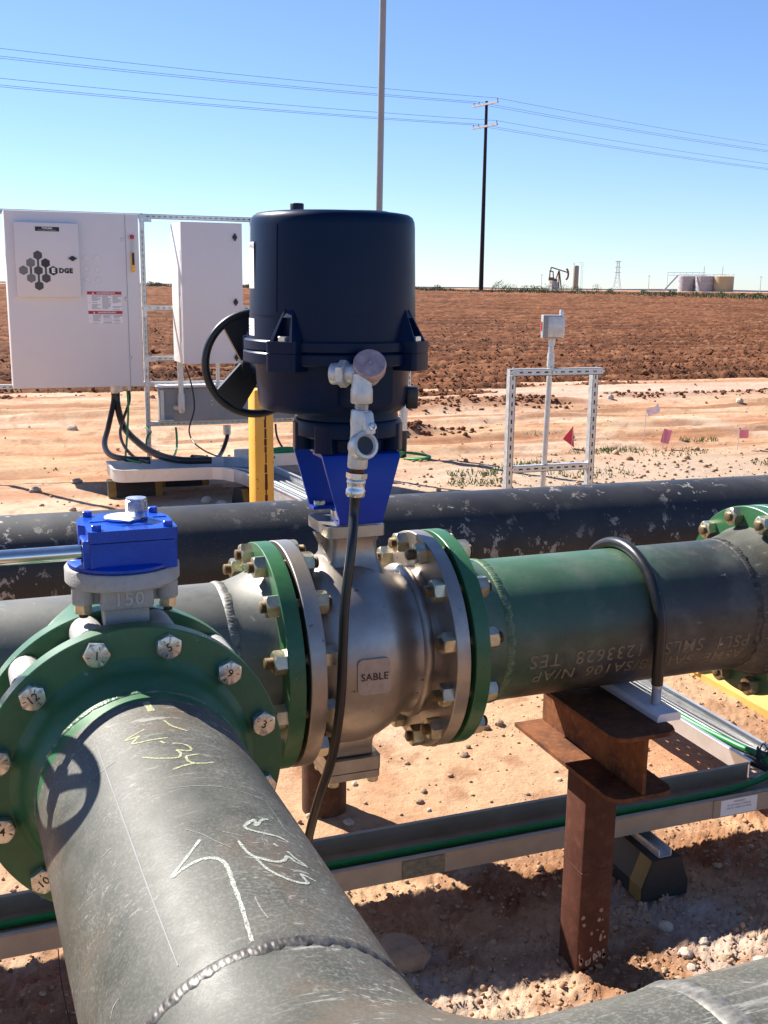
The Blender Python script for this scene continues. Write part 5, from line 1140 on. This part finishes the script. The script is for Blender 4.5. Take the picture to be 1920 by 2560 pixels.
for y in (8.62, 8.95): mb = MB(); mb.bar((2.05, y, 0.215), (3.25, y, 0.215), 0.004, 0.10); mb.bar((2.05, y, 0.266), (3.25, y, 0.266), 0.022, 0.004); mb.build('side_rail', M['aluminium'], rt2, 0)
mb = MB(); mb.bar((2.05, 8.785, 0.17), (3.25, 8.785, 0.17), 0.32, 0.003); mb.build('tray_floor', M['aluminium'], rt2, 0)
rg = random.Random(3)
for i in range(3): cab([(2.15, 8.3 + 0.05 * i, 0.20), (2.35, 8.66 + 0.05 * i, 0.24 + 0.02 * i), (2.8, 8.75 + 0.04 * i, 0.255), (3.2, 8.78 + 0.04 * i, 0.25)], 0.016, 'cable_green', 'green cable lying in the straight tray behind the yellow post', 'green cables in the far tray')
for i in range(5): cab([(1.55 + 0.05 * i, 8.5, 0.19), (1.86 + 0.05 * i, 8.35, 0.19), (1.98 + 0.045 * i, 7.9, 0.185), (2.20 + 0.04 * i, 5.7, 0.18)], 0.016, 'cable_grey' if i != 2 else 'galvanised', 'grey cable lying in the tray that bends away from the rack', 'grey cables in the rack tray')
for x, y, al, lb in ((1.14, 8.52, (1, 0.0), 'black rubber tray foot with yellow ends under the large cabinet'), (1.58, 8.85, (1, 0), 'black rubber tray foot in shade below the narrow cabinet'), (1.98, 7.93, (0.95, 0.3), 'black and yellow rubber tray foot where the rack tray bends')):
    foot(lb, x, y, 0.42 if y > 8 else 0.32, 0.17, 0.13, al, 'rubber tray feet', False)
# mast, end post and pin
ms = thing('mast', 'tall thin grey mast rising out of the top of the picture', 'mast', (3.754, 10.0, 0)); MB().cyl((3.735, 10.0, -0.1), (3.80, 10.0, 7.5), 0.034, 0.030, n=24).build('pole', M['grey_enamel'], ms); MB().lathe([(0, 0), (0.10, 0), (0.10, 0.012), (0, 0.012)], (3.738, 10.0, 0.0), (0, 0, 1), 24).build('base_plate', M['galvanised'], ms)
ep = thing('conduit_riser', 'grey conduit riser with a black foot to the right of the blue bracket', 'conduit', (3.94, 9.75, 0))
MB().cyl((3.94, 9.75, 0.26), (3.955, 9.75, 0.95), 0.040, n=24).build('tube', M['galvanised'], ep); MB().cyl((3.935, 9.75, -0.05), (3.94, 9.75, 0.262), 0.043, n=24).build('wrapped_foot', M['black_rubber'], ep); MB().cyl((3.9405, 9.75, 0.52), (3.942, 9.75, 0.535), 0.0425, n=24).build('collar', M['black_plastic'], ep)
mb = MB(); strut(mb, (4.02, 9.80, 0.5), (4.02, 9.80, 1.0), F); mb.build('strut', M['galvanised'], ep, 0)
for i in range(3): cab([(3.86 + 0.05 * i, 9.5, 0.02), (3.98 + 0.05 * i, 9.36 + 0.03 * i, 0.03), (4.10, 9.50, 0.04), (3.95, 9.68, 0.05), (3.84, 9.58, 0.03 + 0.02 * i)], 0.012, 'cable_green', 'green wire coiled on the dirt at the foot of the riser', 'green wire coil')
for i, (x, lb) in enumerate(((2.86, 'white and black riser seen left of the blue bracket'), )):
    wr = thing('conduit_riser', lb, 'conduit', (x, 9.78, 0)); MB().cyl((x, 9.78, 0.30), (x, 9.78, 0.745), 0.026, n=20).build('tube', M['galvanised'], wr); MB().cyl((x, 9.78, -0.02), (x, 9.78, 0.302), 0.029, n=20).build('wrapped_foot', M['black_rubber'], wr)
cab([(2.66, 9.84, 0.36), (2.68, 9.8, 0.2), (2.76, 9.5, 0.0)], 0.010, 'cable_black', 'thin dark cable slanting to the ground behind the yellow post'); cab([(2.94, 9.84, 0.72), (2.98, 9.8, 0.4), (3.05, 9.5, 0.02)], 0.009, 'cable_green', 'green wire slanting down right of the yellow post')
# yellow guard post
yp = thing('guard_post', 'yellow steel guard post with a vertical rust streak behind the handwheel', 'post', (1.53, 6.0, 0))
mb = MB(); mb.box((1.535, 6.0, 0.52), (0.118, 0.118, 1.10), rz=0.10, bev=0.012); mb.build('post', M['yellow_post_paint'], yp)
mb = MB(); rg = random.Random(2); z = 0.15
while z < 1.02:
    h_ = rg.uniform(0.02, 0.06); w_ = rg.uniform(0.008, 0.018); mb.box((1.548 + rg.uniform(-0.002, 0.002) - 0.006 * (z - 0.5), 5.9425, z + h_ / 2), (w_, 0.002, h_), rz=0.10); z += h_ * rg.uniform(0.95, 1.1)
mb.build('rust_streak', M['rust_streak'], yp, 0)
# yellow slab at the right
ys_ = thing('yellow_skid', 'broad yellow painted steel skid on the dirt behind the right-hand flange', 'skid', (3.35, 3.35, 0))
mb = MB(); mb.prism([(2.86, 3.66), (2.845, 3.10), (2.90, 2.9), (4.4, 2.85), (4.4, 3.6)], (0, 0, -0.02), (1, 0, 0), (0, 1, 0), 0.05); mb.build('plate', M['yellow_slab'], ys_, 30)
mb = MB(); mb.box((3.6, 3.62, 0.04), (1.5, 0.05, 0.03)); mb.build('edge_bar', M['yellow_slab'], ys_, 30)
# slotted frame with junction box
fr = thing('strut_frame', 'small empty frame of slotted channel standing in the yard', 'frame', (3.24, 5.6, 0)); YF = 5.6
for x0, z1 in ((2.955, 1.19), (3.517, 1.186)):
    mb = MB(); strut(mb, (x0, YF, -0.05), (x0, YF, z1), F); mb.build('upright', M['galvanised'], fr, 0)
mb = MB(); strut(mb, (2.932, YF - 0.042, 1.172), (3.54, YF - 0.042, 1.172), F); mb.build('cross_rail', M['galvanised'], fr, 0)
mb = MB(); strut(mb, (2.977, YF - 0.002, 0.590), (3.496, YF - 0.002, 0.590), F); mb.build('cross_rail', M['galvanised'], fr, 0)
MB().lathe([(0, 0), (0.011, 0), (0.009, 0.008), (0, 0.008)], (3.20, YF - 0.043, 1.17), F, 8).build('clamp_bolt', M['zinc_bright'], fr)
jb = thing('junction_box', 'small grey junction box with a red side on a conduit above the slotted frame', 'junction box', (3.21, 5.62, 0))
MB().cyl((3.185, 5.62, -0.05), (3.213, 5.62, 1.33), 0.0165, n=20).build('conduit', M['galvanised'], jb); mb = MB(); mb.cyl((3.213, 5.62, 1.325), (3.214, 5.62, 1.36), 0.021, n=16); mb.cyl((3.207, 5.612, 1.20), (3.21, 5.612, 1.28), 0.022, n=16); mb.build('coupling', M['galv_fitting'], jb)
mb = MB(); mb.box((3.205, 5.615, 1.435), (0.112, 0.10, 0.135), rz=-0.38, bev=0.004); mb.build('box', M['grey_enamel'], jb); mb = MB(); mb.box((3.209, 5.566, 1.435), (0.10, 0.012, 0.125), rz=-0.38, bev=0.003); mb.build('box_cover', M['galv_fitting'], jb)
mb = MB(); mb.box((3.150, 5.637, 1.437), (0.005, 0.045, 0.05), rz=-0.38); mb.build('red_label', M['sign_red'], jb, 0); mb = MB(); mb.box((3.252, 5.585, 1.515), (0.022, 0.02, 0.035), bev=0.004); mb.build('lug', M['galvanised'], jb)
# pin flags
def flag(label, x, y, zt, w_, h_, m, tri, tilt):
    f = thing('pin_flag', label, 'flag', (x, y, 0), 'survey flags'); MB().tube([(x, y, -0.02), (x + 0.01, y, zt)], 0.004, 6).build('wire_stake', M['galvanised'], f, 0)
    c, s_ = math.cos(tilt), math.sin(tilt); mb = MB()
    if tri: q = [(0, 0.02), (-w_, -h_ * 0.55), (0.02, -h_)]
    else: q = [(0, 0), (w_, 0.0), (w_, -h_), (0, -h_)]
    n = 6
    if tri: mb.prism([(a * c - b * s_, a * s_ + b * c) for a, b in q], (x + 0.01, y, zt), (1, -0.2, 0), (0, 0, 1), 0.001)
    else:
        vs = []
        for i in range(n + 1):
            for b in (0, -h_):
                a = w_ * i / n; vs.append((x + 0.01 + (a * c - b * s_), y + 0.025 * math.sin(i * 1.3), zt + a * s_ + b * c))
        mb.add(vs, [(2 * i, 2 * i + 1, 2 * i + 3, 2 * i + 2) for i in range(n)])
    mb.build('flag_cloth', M[m], f, 0)
flag('red triangular pin flag seen through the slotted frame', 5.87, 9.75, 0.22, 0.11, 0.21, 'flag_red', True, 0)
flag('pale pink pin flag, the highest of the three on the right', 7.05, 10.15, 0.33, 0.18, 0.09, 'flag_white', False, 0.4)
flag('crumpled red and pink pin flag in the middle on the right', 6.80, 9.45, 0.22, 0.13, 0.15, 'flag_pink', False, -0.25)
flag('faded pink pin flag nearest the right edge', 7.58, 9.20, 0.20, 0.14, 0.09, 'flag_pink', False, 0.1)
# ================================================================== power line
def far_pt(px, d):       # bearing of a far thing (picture column measured on the photograph) at d metres
    a = -0.3671 - math.atan((px - 960) / 2663.6 / math.cos(R(11.908)) * 0.978); return -math.sin(a) * d, math.cos(a) * d
P0 = A3((0.438 * 101, 0.899 * 101, 0)); fr3, rr3 = FH, RH
LD = unit(72 * RH + 48 * FH); AD = unit(48 * RH - 72 * FH)
SPAN = 107.0; HP = 16.6
def pole(base, label, vis=True):
    base = A3(base); gz = float(rise(np.array([base[1]]))[0]); base = base + A3((0, 0, gz)); t_ = thing('utility_pole', label, 'utility pole', tuple(base), 'power line poles')
    MB().cyl(base - A3((0, 0, 0.5)), base + A3((0, 0, HP)), 0.22, 0.13, n=16).build('pole', M['pole_wood'], t_)
    pts = []
    for z in (HP - 0.27, HP - 2.15):
        mb = MB(); mb.bar(base + AD * -1.78 + A3((0, 0, z)) - LD * 0.15, base + AD * 1.78 + A3((0, 0, z)) - LD * 0.15, 0.14, 0.17); mb.build('cross_arm', M['arm_white'], t_, 0)
        for s_ in (-1.66, -0.92, 1.66):
            p = base + AD * s_ + A3((0, 0, z + 0.07)) - LD * 0.12; MB().lathe([(0.03, 0), (0.03, 0.12), (0.06, 0.14), (0.06, 0.20), (0.03, 0.24), (0, 0.24)], p, (0, 0, 1), 8).build('insulator', M['wire_grey'], t_); pts.append(p + A3((0, 0, 0.24)))
    return pts
A0 = pole(P0, 'tall dark utility pole with two white crossarms beyond the field')
A1 = [p - LD * SPAN - A3((0, 0, 0.3)) for p in A0]; A2 = [p + LD * SPAN for p in A0]
for i, a in enumerate(A0):
    for b, side in ((A1[i], 'left'), (A2[i], 'right')):
        n = 40; pts = [a + (b - a) * k / n - A3((0, 0, 4 * 1.1 * (k / n) * (1 - k / n))) for k in range(n + 1)]
        o = MB().tube(pts, 0.015, 5).build('power_line', M['wire_grey'], None, 60, org=tuple(a)); tag(o, f'thin wire going {side} from the {["far end", "inner far insulator", "near end"][i % 3]} of the {"upper" if i < 3 else "lower"} white crossarm', 'power line', 'overhead wires')
# ================================================================== oilfield on the horizon
def fz(x, y): return float(rise(np.array([float(y)]))[0]) + 0.05
def at_dir(ux, uy, d): return (ux * d, uy * d, fz(ux * d, uy * d))
D0 = 400.0
b = A3(at_dir(0.501, 0.865, D0)); pj = thing('pumpjack', 'rust brown pumpjack nodding on the horizon', 'pumpjack', tuple(b))
S = D0 / 2663.6      # metres per picture pixel at this range
def hz(px, py): return b + RH * ((px - 1400) * S) + A3((0, 0, (722 - py) * S))
def beam(mb, p, q, t_, dep=0.4): mb.bar(hz(*p), hz(*q), dep, t_, FH)
mb = MB(); beam(mb, (1376, 669), (1417, 681), 0.7); mb.build('walking_beam', M['pump_rust'], pj, 0)
mb = MB(); arc = [hz(1410 + 8 * math.cos(a), 685 + 14 * math.sin(a)) for a in np.linspace(-1.2, 1.2, 9)]
for p, q in zip(arc[:-1], arc[1:]): mb.bar(p, q, 0.6, 0.9, FH)
mb.build('horse_head', M['pump_rust'], pj, 0)
mb = MB(); beam(mb, (1396, 677), (1403, 722), 0.45); beam(mb, (1395, 677), (1386, 706), 0.3); beam(mb, (1395, 678), (1397, 722), 0.3); mb.build('samson_post', M['pump_rust'], pj, 0)
mb = MB(); beam(mb, (1376, 669), (1375, 680), 0.5); beam(mb, (1372, 678), (1382, 679), 0.3); beam(mb, (1374, 679), (1373, 697), 0.12); beam(mb, (1381, 679), (1383, 697), 0.12); mb.build('pitman', M['pump_rust'], pj, 0)
mb = MB(); beam(mb, (1371, 696), (1384, 697), 0.5, 1.2); beam(mb, (1384, 698), (1392, 701), 0.8, 1.0); mb.build('crank', M['pump_rust'], pj, 0); mb = MB(); mb.box(hz(1382, 712), (2.0, 2.0, 3.2)); mb.box(hz(1389, 713), (1.2, 1.5, 3.0)); mb.build('gear_stand', M['tank_grey'], pj, 0)
b2 = A3(at_dir(0.513, 0.859, 405)); vsl = thing('separator_vessel', 'tall narrow tan tank with a ladder beside the pumpjack', 'tank', tuple(b2))
MB().lathe([(1.05, 0), (1.05, 8.4), (0.9, 8.7), (0, 8.8)], b2, (0, 0, 1), 24).build('shell', M['vessel_tan'], vsl)
mb = MB()
for dx in (1.9, 2.5): mb.bar(b2 + RH * dx, b2 + RH * dx + A3((0, 0, 9.9)), 0.07, 0.07, FH)
mb.bar(b2 + RH * 0.5 + A3((0, 0, 9.9)), b2 + RH * 2.5 + A3((0, 0, 9.9)), 0.07, 0.07, FH)
for k in range(14): mb.bar(b2 + RH * 1.9 + A3((0, 0, 0.6 + k * 0.65)), b2 + RH * 2.5 + A3((0, 0, 0.6 + k * 0.65)), 0.05, 0.05, FH)
mb.build('ladder', M['lattice'], vsl, 0); mb = MB(); mb.cyl(b2 - RH * 0.8 + A3((0, 0, 8.4)), b2 - RH * 0.8 + A3((0, 0, 9.7)), 0.12, n=8); mb.build('vent', M['vessel_tan'], vsl)
for i, (ux, uy, r, m, lb) in enumerate(((0.594, 0.805, 3.0, 'tank_grey', 'weathered grey storage tank on the horizon, left one of three'), (0.606, 0.796, 3.1, 'tank_grey', 'weathered grey storage tank on the horizon, middle one of three'), (0.618, 0.786, 3.35, 'tank_tan', 'tan storage tank on the horizon, right one of three'))):
    c_ = A3(at_dir(ux, uy, 380 + 3 * (i == 0))); tk = thing('storage_tank', lb, 'tank', tuple(c_), 'storage tanks on the horizon')
    MB().lathe([(r, 0), (r, 5.0), (r * 0.98, 5.05), (0, 5.45)], c_, (0, 0, 1), 40).build('shell', M[m], tk, 20)
    mb = MB()
    for a in np.linspace(0, 6.28, 16): mb.cyl(c_ + A3((r * math.cos(a), r * math.sin(a), 5.0)), c_ + A3((r * math.cos(a), r * math.sin(a), 5.7)), 0.03, n=5)
    mb.tube([c_ + A3((r * math.cos(a), r * math.sin(a), 5.7)) for a in np.linspace(0, 6.28, 24)[:-1]], 0.035, 5, True); mb.build('rail', M['lattice'], tk)
    if i: mb = MB(); mb.cyl(c_ + A3((-0.6, 0, 5.2)), c_ + A3((-0.6, 0, 8.2)), 0.09, n=8); mb.build('vent', M['tank_grey'], tk)
c_ = A3(at_dir(0.580, 0.8146, 380)); wk = thing('tank_walkway', 'pale metal stair and walkway left of the storage tanks', 'stair', tuple(c_)); e = A3(at_dir(0.606, 0.796, 378))
mb = MB(); mb.bar(c_ + A3((0, 0, 6.2)), e + A3((0, 0, 6.2)), 0.12, 0.12); mb.bar(c_ + A3((0, 0, 5.3)), e + A3((0, 0, 5.3)), 0.5, 0.1); mb.bar(c_ + A3((0, 0, 0)), c_ + A3((0, 0, 6.2)), 0.12, 0.12); mb.bar(c_ - RH * 1.2, c_ + RH * 3.5 + A3((0, 0, 5.3)), 0.5, 0.12, FH)
for k in range(6): mb.bar(c_ + (e - c_) * k / 6 + A3((0, 0, 5.3)), c_ + (e - c_) * k / 6 + A3((0, 0, 6.2)), 0.06, 0.06)
mb.build('stair', M['lattice'], wk, 0)
def tower(ux, uy, d, h, label, grp, w_=0.10):
    c_ = A3((ux * d, uy * d, 1.4)); t_ = thing('lattice_tower', label, 'pylon', tuple(c_), grp); mb = MB()
    lv = [(0, 0.13), (0.35, 0.075), (0.55, 0.05), (0.75, 0.04), (1.0, 0.035)]
    for (a, wa), (b_, wb) in zip(lv[:-1], lv[1:]):
        for s_ in (-1, 1):
            for q in (-1, 1):
                mb.bar(c_ + RH * s_ * wa * h + FH * q * wa * h + A3((0, 0, a * h)), c_ + RH * s_ * wb * h + FH * q * wb * h + A3((0, 0, b_ * h)), w_ * 3, w_ * 3, FH)
            for k in range(2):
                z0, z1 = a + (b_ - a) * k / 2, a + (b_ - a) * (k + 1) / 2; w0, w1 = wa + (wb - wa) * k / 2, wa + (wb - wa) * (k + 1) / 2
                mb.bar(c_ + RH * s_ * w0 * h + A3((0, 0, z0 * h)), c_ - RH * s_ * w1 * h + A3((0, 0, z1 * h)), w_ * 1.6, w_ * 1.6, FH)
    for z in (0.60, 0.78, 0.97): mb.bar(c_ - RH * 0.10 * h + A3((0, 0, z * h)), c_ + RH * 0.10 * h + A3((0, 0, z * h)), w_ * 5, w_ * 5, FH)
    mb.build('lattice', M['lattice'], t_, 0)
tower(0.544, 0.839, 1500, 39, 'lattice power pylon far off between pumpjack and tanks', None, 0.16)
for i, px in enumerate((1338, 1357, 1600, 1873, 1914)):
    ux, uy = far_pt(px, 1.0); c_ = A3((ux * 900, uy * 900, 1.4)); t_ = thing('distant_pole', 'tiny pale power pole on the far horizon', 'utility pole', tuple(c_), 'tiny poles on the horizon')
    MB().cyl(c_, c_ + A3((0, 0, 12.5 if px != 1357 else 9)), 0.28, 0.2, n=6).build('pole', M['lattice'], t_)
    mb = MB(); mb.bar(c_ + A3((0, 0, 11.6)) - RH * 1.2, c_ + A3((0, 0, 11.6)) + RH * 1.2, 0.25, 0.25, FH); mb.build('cross_arm', M['lattice'], t_, 0)
# far hills
mb = MB(); n = 60; vs = []
for i in range(n + 1):
    s_ = -0.5 + 2.2 * i / n; hgt = 6 + 16 * float(fbm(np.array([s_ * 9.0]), np.array([3.3]), 3, 5)[0]) * (1 if s_ > 0.6 else 0.35)
    vs += [(s_ * 7000, 7000 - 1500 * s_, -5), (s_ * 7000, 7000 - 1500 * s_, hgt), (s_ * 7600, 7600 - 1500 * s_, -5)]
fs = []
for i in range(n): a = 3 * i; fs += [(a, a + 3, a + 4, a + 1), (a + 1, a + 4, a + 5, a + 2)]
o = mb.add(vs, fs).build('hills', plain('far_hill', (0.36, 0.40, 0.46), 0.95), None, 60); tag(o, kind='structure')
# ================================================================== plants
def leaf_cloud(mb, c, rx, ry, rz_, n, sz, rg):
    vs = []; fs = []
    for i in range(n):
        while True:
            p = np.array([rg.uniform(-1, 1), rg.uniform(-1, 1), rg.uniform(-0.1, 1)]); q = p @ p
            if q < 1 and (q > 0.25 or rg.random() < 0.4): break
        k = 0.75 + 0.5 * float(vn(np.array([p[0] * 2.2 + c[0]]), np.array([p[2] * 2.2 + p[1]]), 3)[0]); p = A3(c) + p * k * np.array([rx, ry, rz_])
        a = unit((rg.gauss(0, 1), rg.gauss(0, 1), rg.gauss(0, 1))); b_ = unit(np.cross(a, (rg.gauss(0, 1), rg.gauss(0, 1), 1.1))); s_ = sz * rg.uniform(0.6, 1.4); j = len(vs)
        vs += [p - a * s_, p + b_ * s_ * 0.55, p + a * s_, p - b_ * s_ * 0.55]; fs.append((j, j + 1, j + 2, j + 3))
    mb.add(vs, fs)
rg = random.Random(21); bi = 0
WHERE = ['tallest bush, just right of the utility pole', 'bush second right of the utility pole', 'bush third right of the utility pole', 'low bush between utility pole and pumpjack, nearer the pole', 'low bush midway from utility pole to pumpjack', 'low bush left of the pumpjack', 'rounded bush at the left foot of the pumpjack', 'bush in front of the pumpjack post', 'bush at the foot of the narrow tan tank', 'lone round bush right of the narrow tan tank', 'small bush left of the far pylon', 'small bush right of the far pylon', 'small bush left of the storage tank stair', 'bush in front of the left storage tank', 'bush in front of the middle storage tank', 'bush right below the tan storage tank', 'broad low bush right of the tan storage tank', 'bush nearest the right edge of the picture', 'small bush on the horizon right of the actuator', 'tiny bush on the horizon touching the actuator', 'bush on the horizon seen between the cabinets, left one', 'bush on the horizon seen between the cabinets, right one']
BUSH = [(1232, 15, 22), (1255, 10, 13), (1270, 12, 11), (1300, 11, 10), (1322, 14, 11), (1347, 13, 11), (1368, 16, 17), (1392, 15, 13), (1425, 13, 11), (1473, 10, 14), (1506, 9, 8), (1590, 8, 6), (1660, 9, 8), (1715, 9, 9), (1780, 10, 8), (1832, 9, 9), (1868, 13, 9), (1905, 8, 11), (1085, 8, 8), (1050, 7, 5), (383, 9, 8), (400, 8, 6)]
for bi, (px, hw_, hh) in enumerate(BUSH):
    ux, uy = far_pt(px, 1.0); d = 98 + rg.uniform(-2, 2); c_ = A3(at_dir(ux, uy, d)) + A3((0, 0, 0.10)); k = d / 2663.6 * 1.3
    t_ = thing('bush', WHERE[bi], 'bush', tuple(c_), 'bushes along the far field edge'); mb = MB(); leaf_cloud(mb, c_ - A3((0, 0, 0.06)), hw_ * k, hw_ * k, hh * k * 1.05, 420, 0.035 + 0.025 * rg.random(), rg); mb.build('crown', M['leaf'], t_, 0)
    mb = MB()
    for q in range(4): a = rg.uniform(0, 6.28); mb.tube([c_ - A3((0, 0, 0.1)), c_ + A3((math.cos(a) * 0.1, math.sin(a) * 0.1, hh * k * 0.5))], 0.008, 5)
    mb.build('stem', M['twig'], t_)
mb = MB(); vs = []; fs = []
for i in range(9000):
    px = rg.uniform(300, 1960); ux, uy = far_pt(px, 1.0); d = 97 + rg.uniform(-4, 6); c_ = at_dir(ux, uy, d); h_ = (0.13 + 0.42 * float(vn(np.array([px * 0.035]), np.array([1.7]), 9)[0]) ** 2) * rg.uniform(0.4, 1.1); a = rg.uniform(0, 6.28); w_ = 0.05; j = len(vs)
    vs += [(c_[0] - w_ * math.cos(a), c_[1] - w_ * math.sin(a), c_[2] - 0.03), (c_[0] + w_ * math.cos(a), c_[1] + w_ * math.sin(a), c_[2] - 0.1), (c_[0] + 0.07 * rg.uniform(-1, 1), c_[1], c_[2] + h_)]; fs.append((j, j + 1, j + 2))
o = mb.add(vs, fs).build('scrub', M['dry_scrub'], None, 0); tag(o, 'dry green scrub along the far edge of the field', 'scrub', kind='stuff')
mb = MB(); vs = []; fs = []
SP = [(4.02, 6.9, 0.30), (4.55, 7.6, 0.25), (5.2, 8.3, 0.35), (5.05, 6.8, 0.42), (4.85, 7.15, 0.3), (6.7, 9.2, 0.35), (6.0, 9.45, 0.25), (6.3, 9.45, 0.2), (4.2, 8.6, 0.22), (4.75, 8.8, 0.2), (5.9, 6.7, 0.3), (5.5, 7.2, 0.25), (7.3, 8.3, 0.2), (5.0, 8.9, 0.22), (4.0, 8.2, 0.2), (6.1, 10.9, 0.2), (7.6, 9.9, 0.2)]
for x, y, s_ in SP:
    for i in range(90):
        a, q = rg.uniform(0, 6.28), s_ * math.sqrt(rg.random()); px_, py_ = x + q * math.cos(a) * 1.3, y + q * math.sin(a) * 0.8; b_ = rg.uniform(0, 6.28); h_ = rg.uniform(0.015, 0.055); j = len(vs); w_ = 0.006
        z_ = 0.0
        vs += [(px_ - w_, py_, z_), (px_ + w_, py_, z_), (px_ + 0.02 * math.cos(b_), py_ + 0.02 * math.sin(b_), z_ + h_)]; fs.append((j, j + 1, j + 2))
o = mb.add(vs, fs).build('grass', M['leaf_grass'], None, 0); tag(o, 'sparse green weeds sprouting from the gravel behind the pipes', 'weeds', kind='stuff')
# ================================================================== loose stones
def stone(x, y, r, m, label, grp, seed, flat=0.7):
    rgn = np.random.default_rng(seed); bm = bmesh.new(); bmesh.ops.create_icosphere(bm, subdivisions=2, radius=1.0)
    s3 = rgn.uniform(0.75, 1.25, 3); 
    for v_ in bm.verts:
        p = np.array(v_.co[:]); k = 1 + 0.5 * (float(fbm(np.array([p[0] * 1.7 + seed]), np.array([p[1] * 1.7 + p[2] * 1.3]), 2, seed)[0]) - 0.5); v_.co = Vector(p * k * s3 * np.array([1, 1, flat]) * r)
    me = bpy.data.meshes.new('stone'); bm.to_mesh(me); bm.free(); me.materials.append(m); me.shade_flat() if hasattr(me, 'shade_flat') else None
    o = bpy.data.objects.new('stone', me); COL.objects.link(o); o.location = (x, y, float(ground_z(np.array([x]), np.array([y]))[0]) + r * 0.25); o.rotation_euler = (0, 0, rgn.uniform(0, 6)); return tag(o, label, 'stone', grp)
stone(1.625, 2.10, 0.024, M['concrete_stone'], 'pale oval stone lying alone in the shade right of the rusty post', None, 3)
stone(0.905, 2.20, 0.058, M['rock'], 'large brown lump of rock in the shade beside the foreground pipe', None, 5)
stone(1.29, 3.62, 0.030, M['concrete_stone'], 'small pale stone on the sunlit dirt below the valve flange', None, 7)
stone(3.85, 7.25, 0.075, M['concrete_stone'], 'flat pale stone left of the slotted frame', None, 9)
rg = random.Random(8)
for i in range(46):
    y = rg.uniform(2.55, 4.3); x = y * rg.uniform(0.30, 0.62); stone(x, y, rg.uniform(0.008, 0.02), M['rock' if i % 3 else 'concrete_stone'], 'small loose stone on the sunlit dirt under the header pipe', 'small stones under the pipes', 100 + i)
for i in range(16):
    y = rg.uniform(1.62, 2.05); x = y * rg.uniform(0.5, 0.95); stone(x, y, rg.uniform(0.008, 0.018), M['rock' if i % 2 else 'concrete_stone'], 'small loose stone on the dirt around the foot of the rusty post', 'small stones by the post', 300 + i)
for i, (x, y) in enumerate(((1.62, 8.05), (1.72, 7.95), (0.75, 9.2), (0.4, 8.9), (1.0, 12.5), (2.2, 13.3), (9.2, 14.2), (10.6, 12.9), (13.5, 22), (15.2, 25.5))):
    stone(x, y, 0.045 if y < 12 else 0.07 if y < 20 else 0.14, M['concrete_stone'], ['pale stone under the rack tray, left of a pair', 'pale stone under the rack tray, right of a pair', 'pale stone on the dirt left of the cabinet cables', 'pale stone on the dirt near the left edge', 'pale stone on the wheel tracks left of the cabinet cables', 'pale stone on the wheel tracks below the large cabinet', 'pale stone beside the soil heaps right of the frame', 'pale stone on the tracks right of the frame', 'pale stone in the ploughed field, the lower of two on the right', 'pale stone in the ploughed field, the upper of two on the right'][i], 'pale stones farther out', 400 + i)
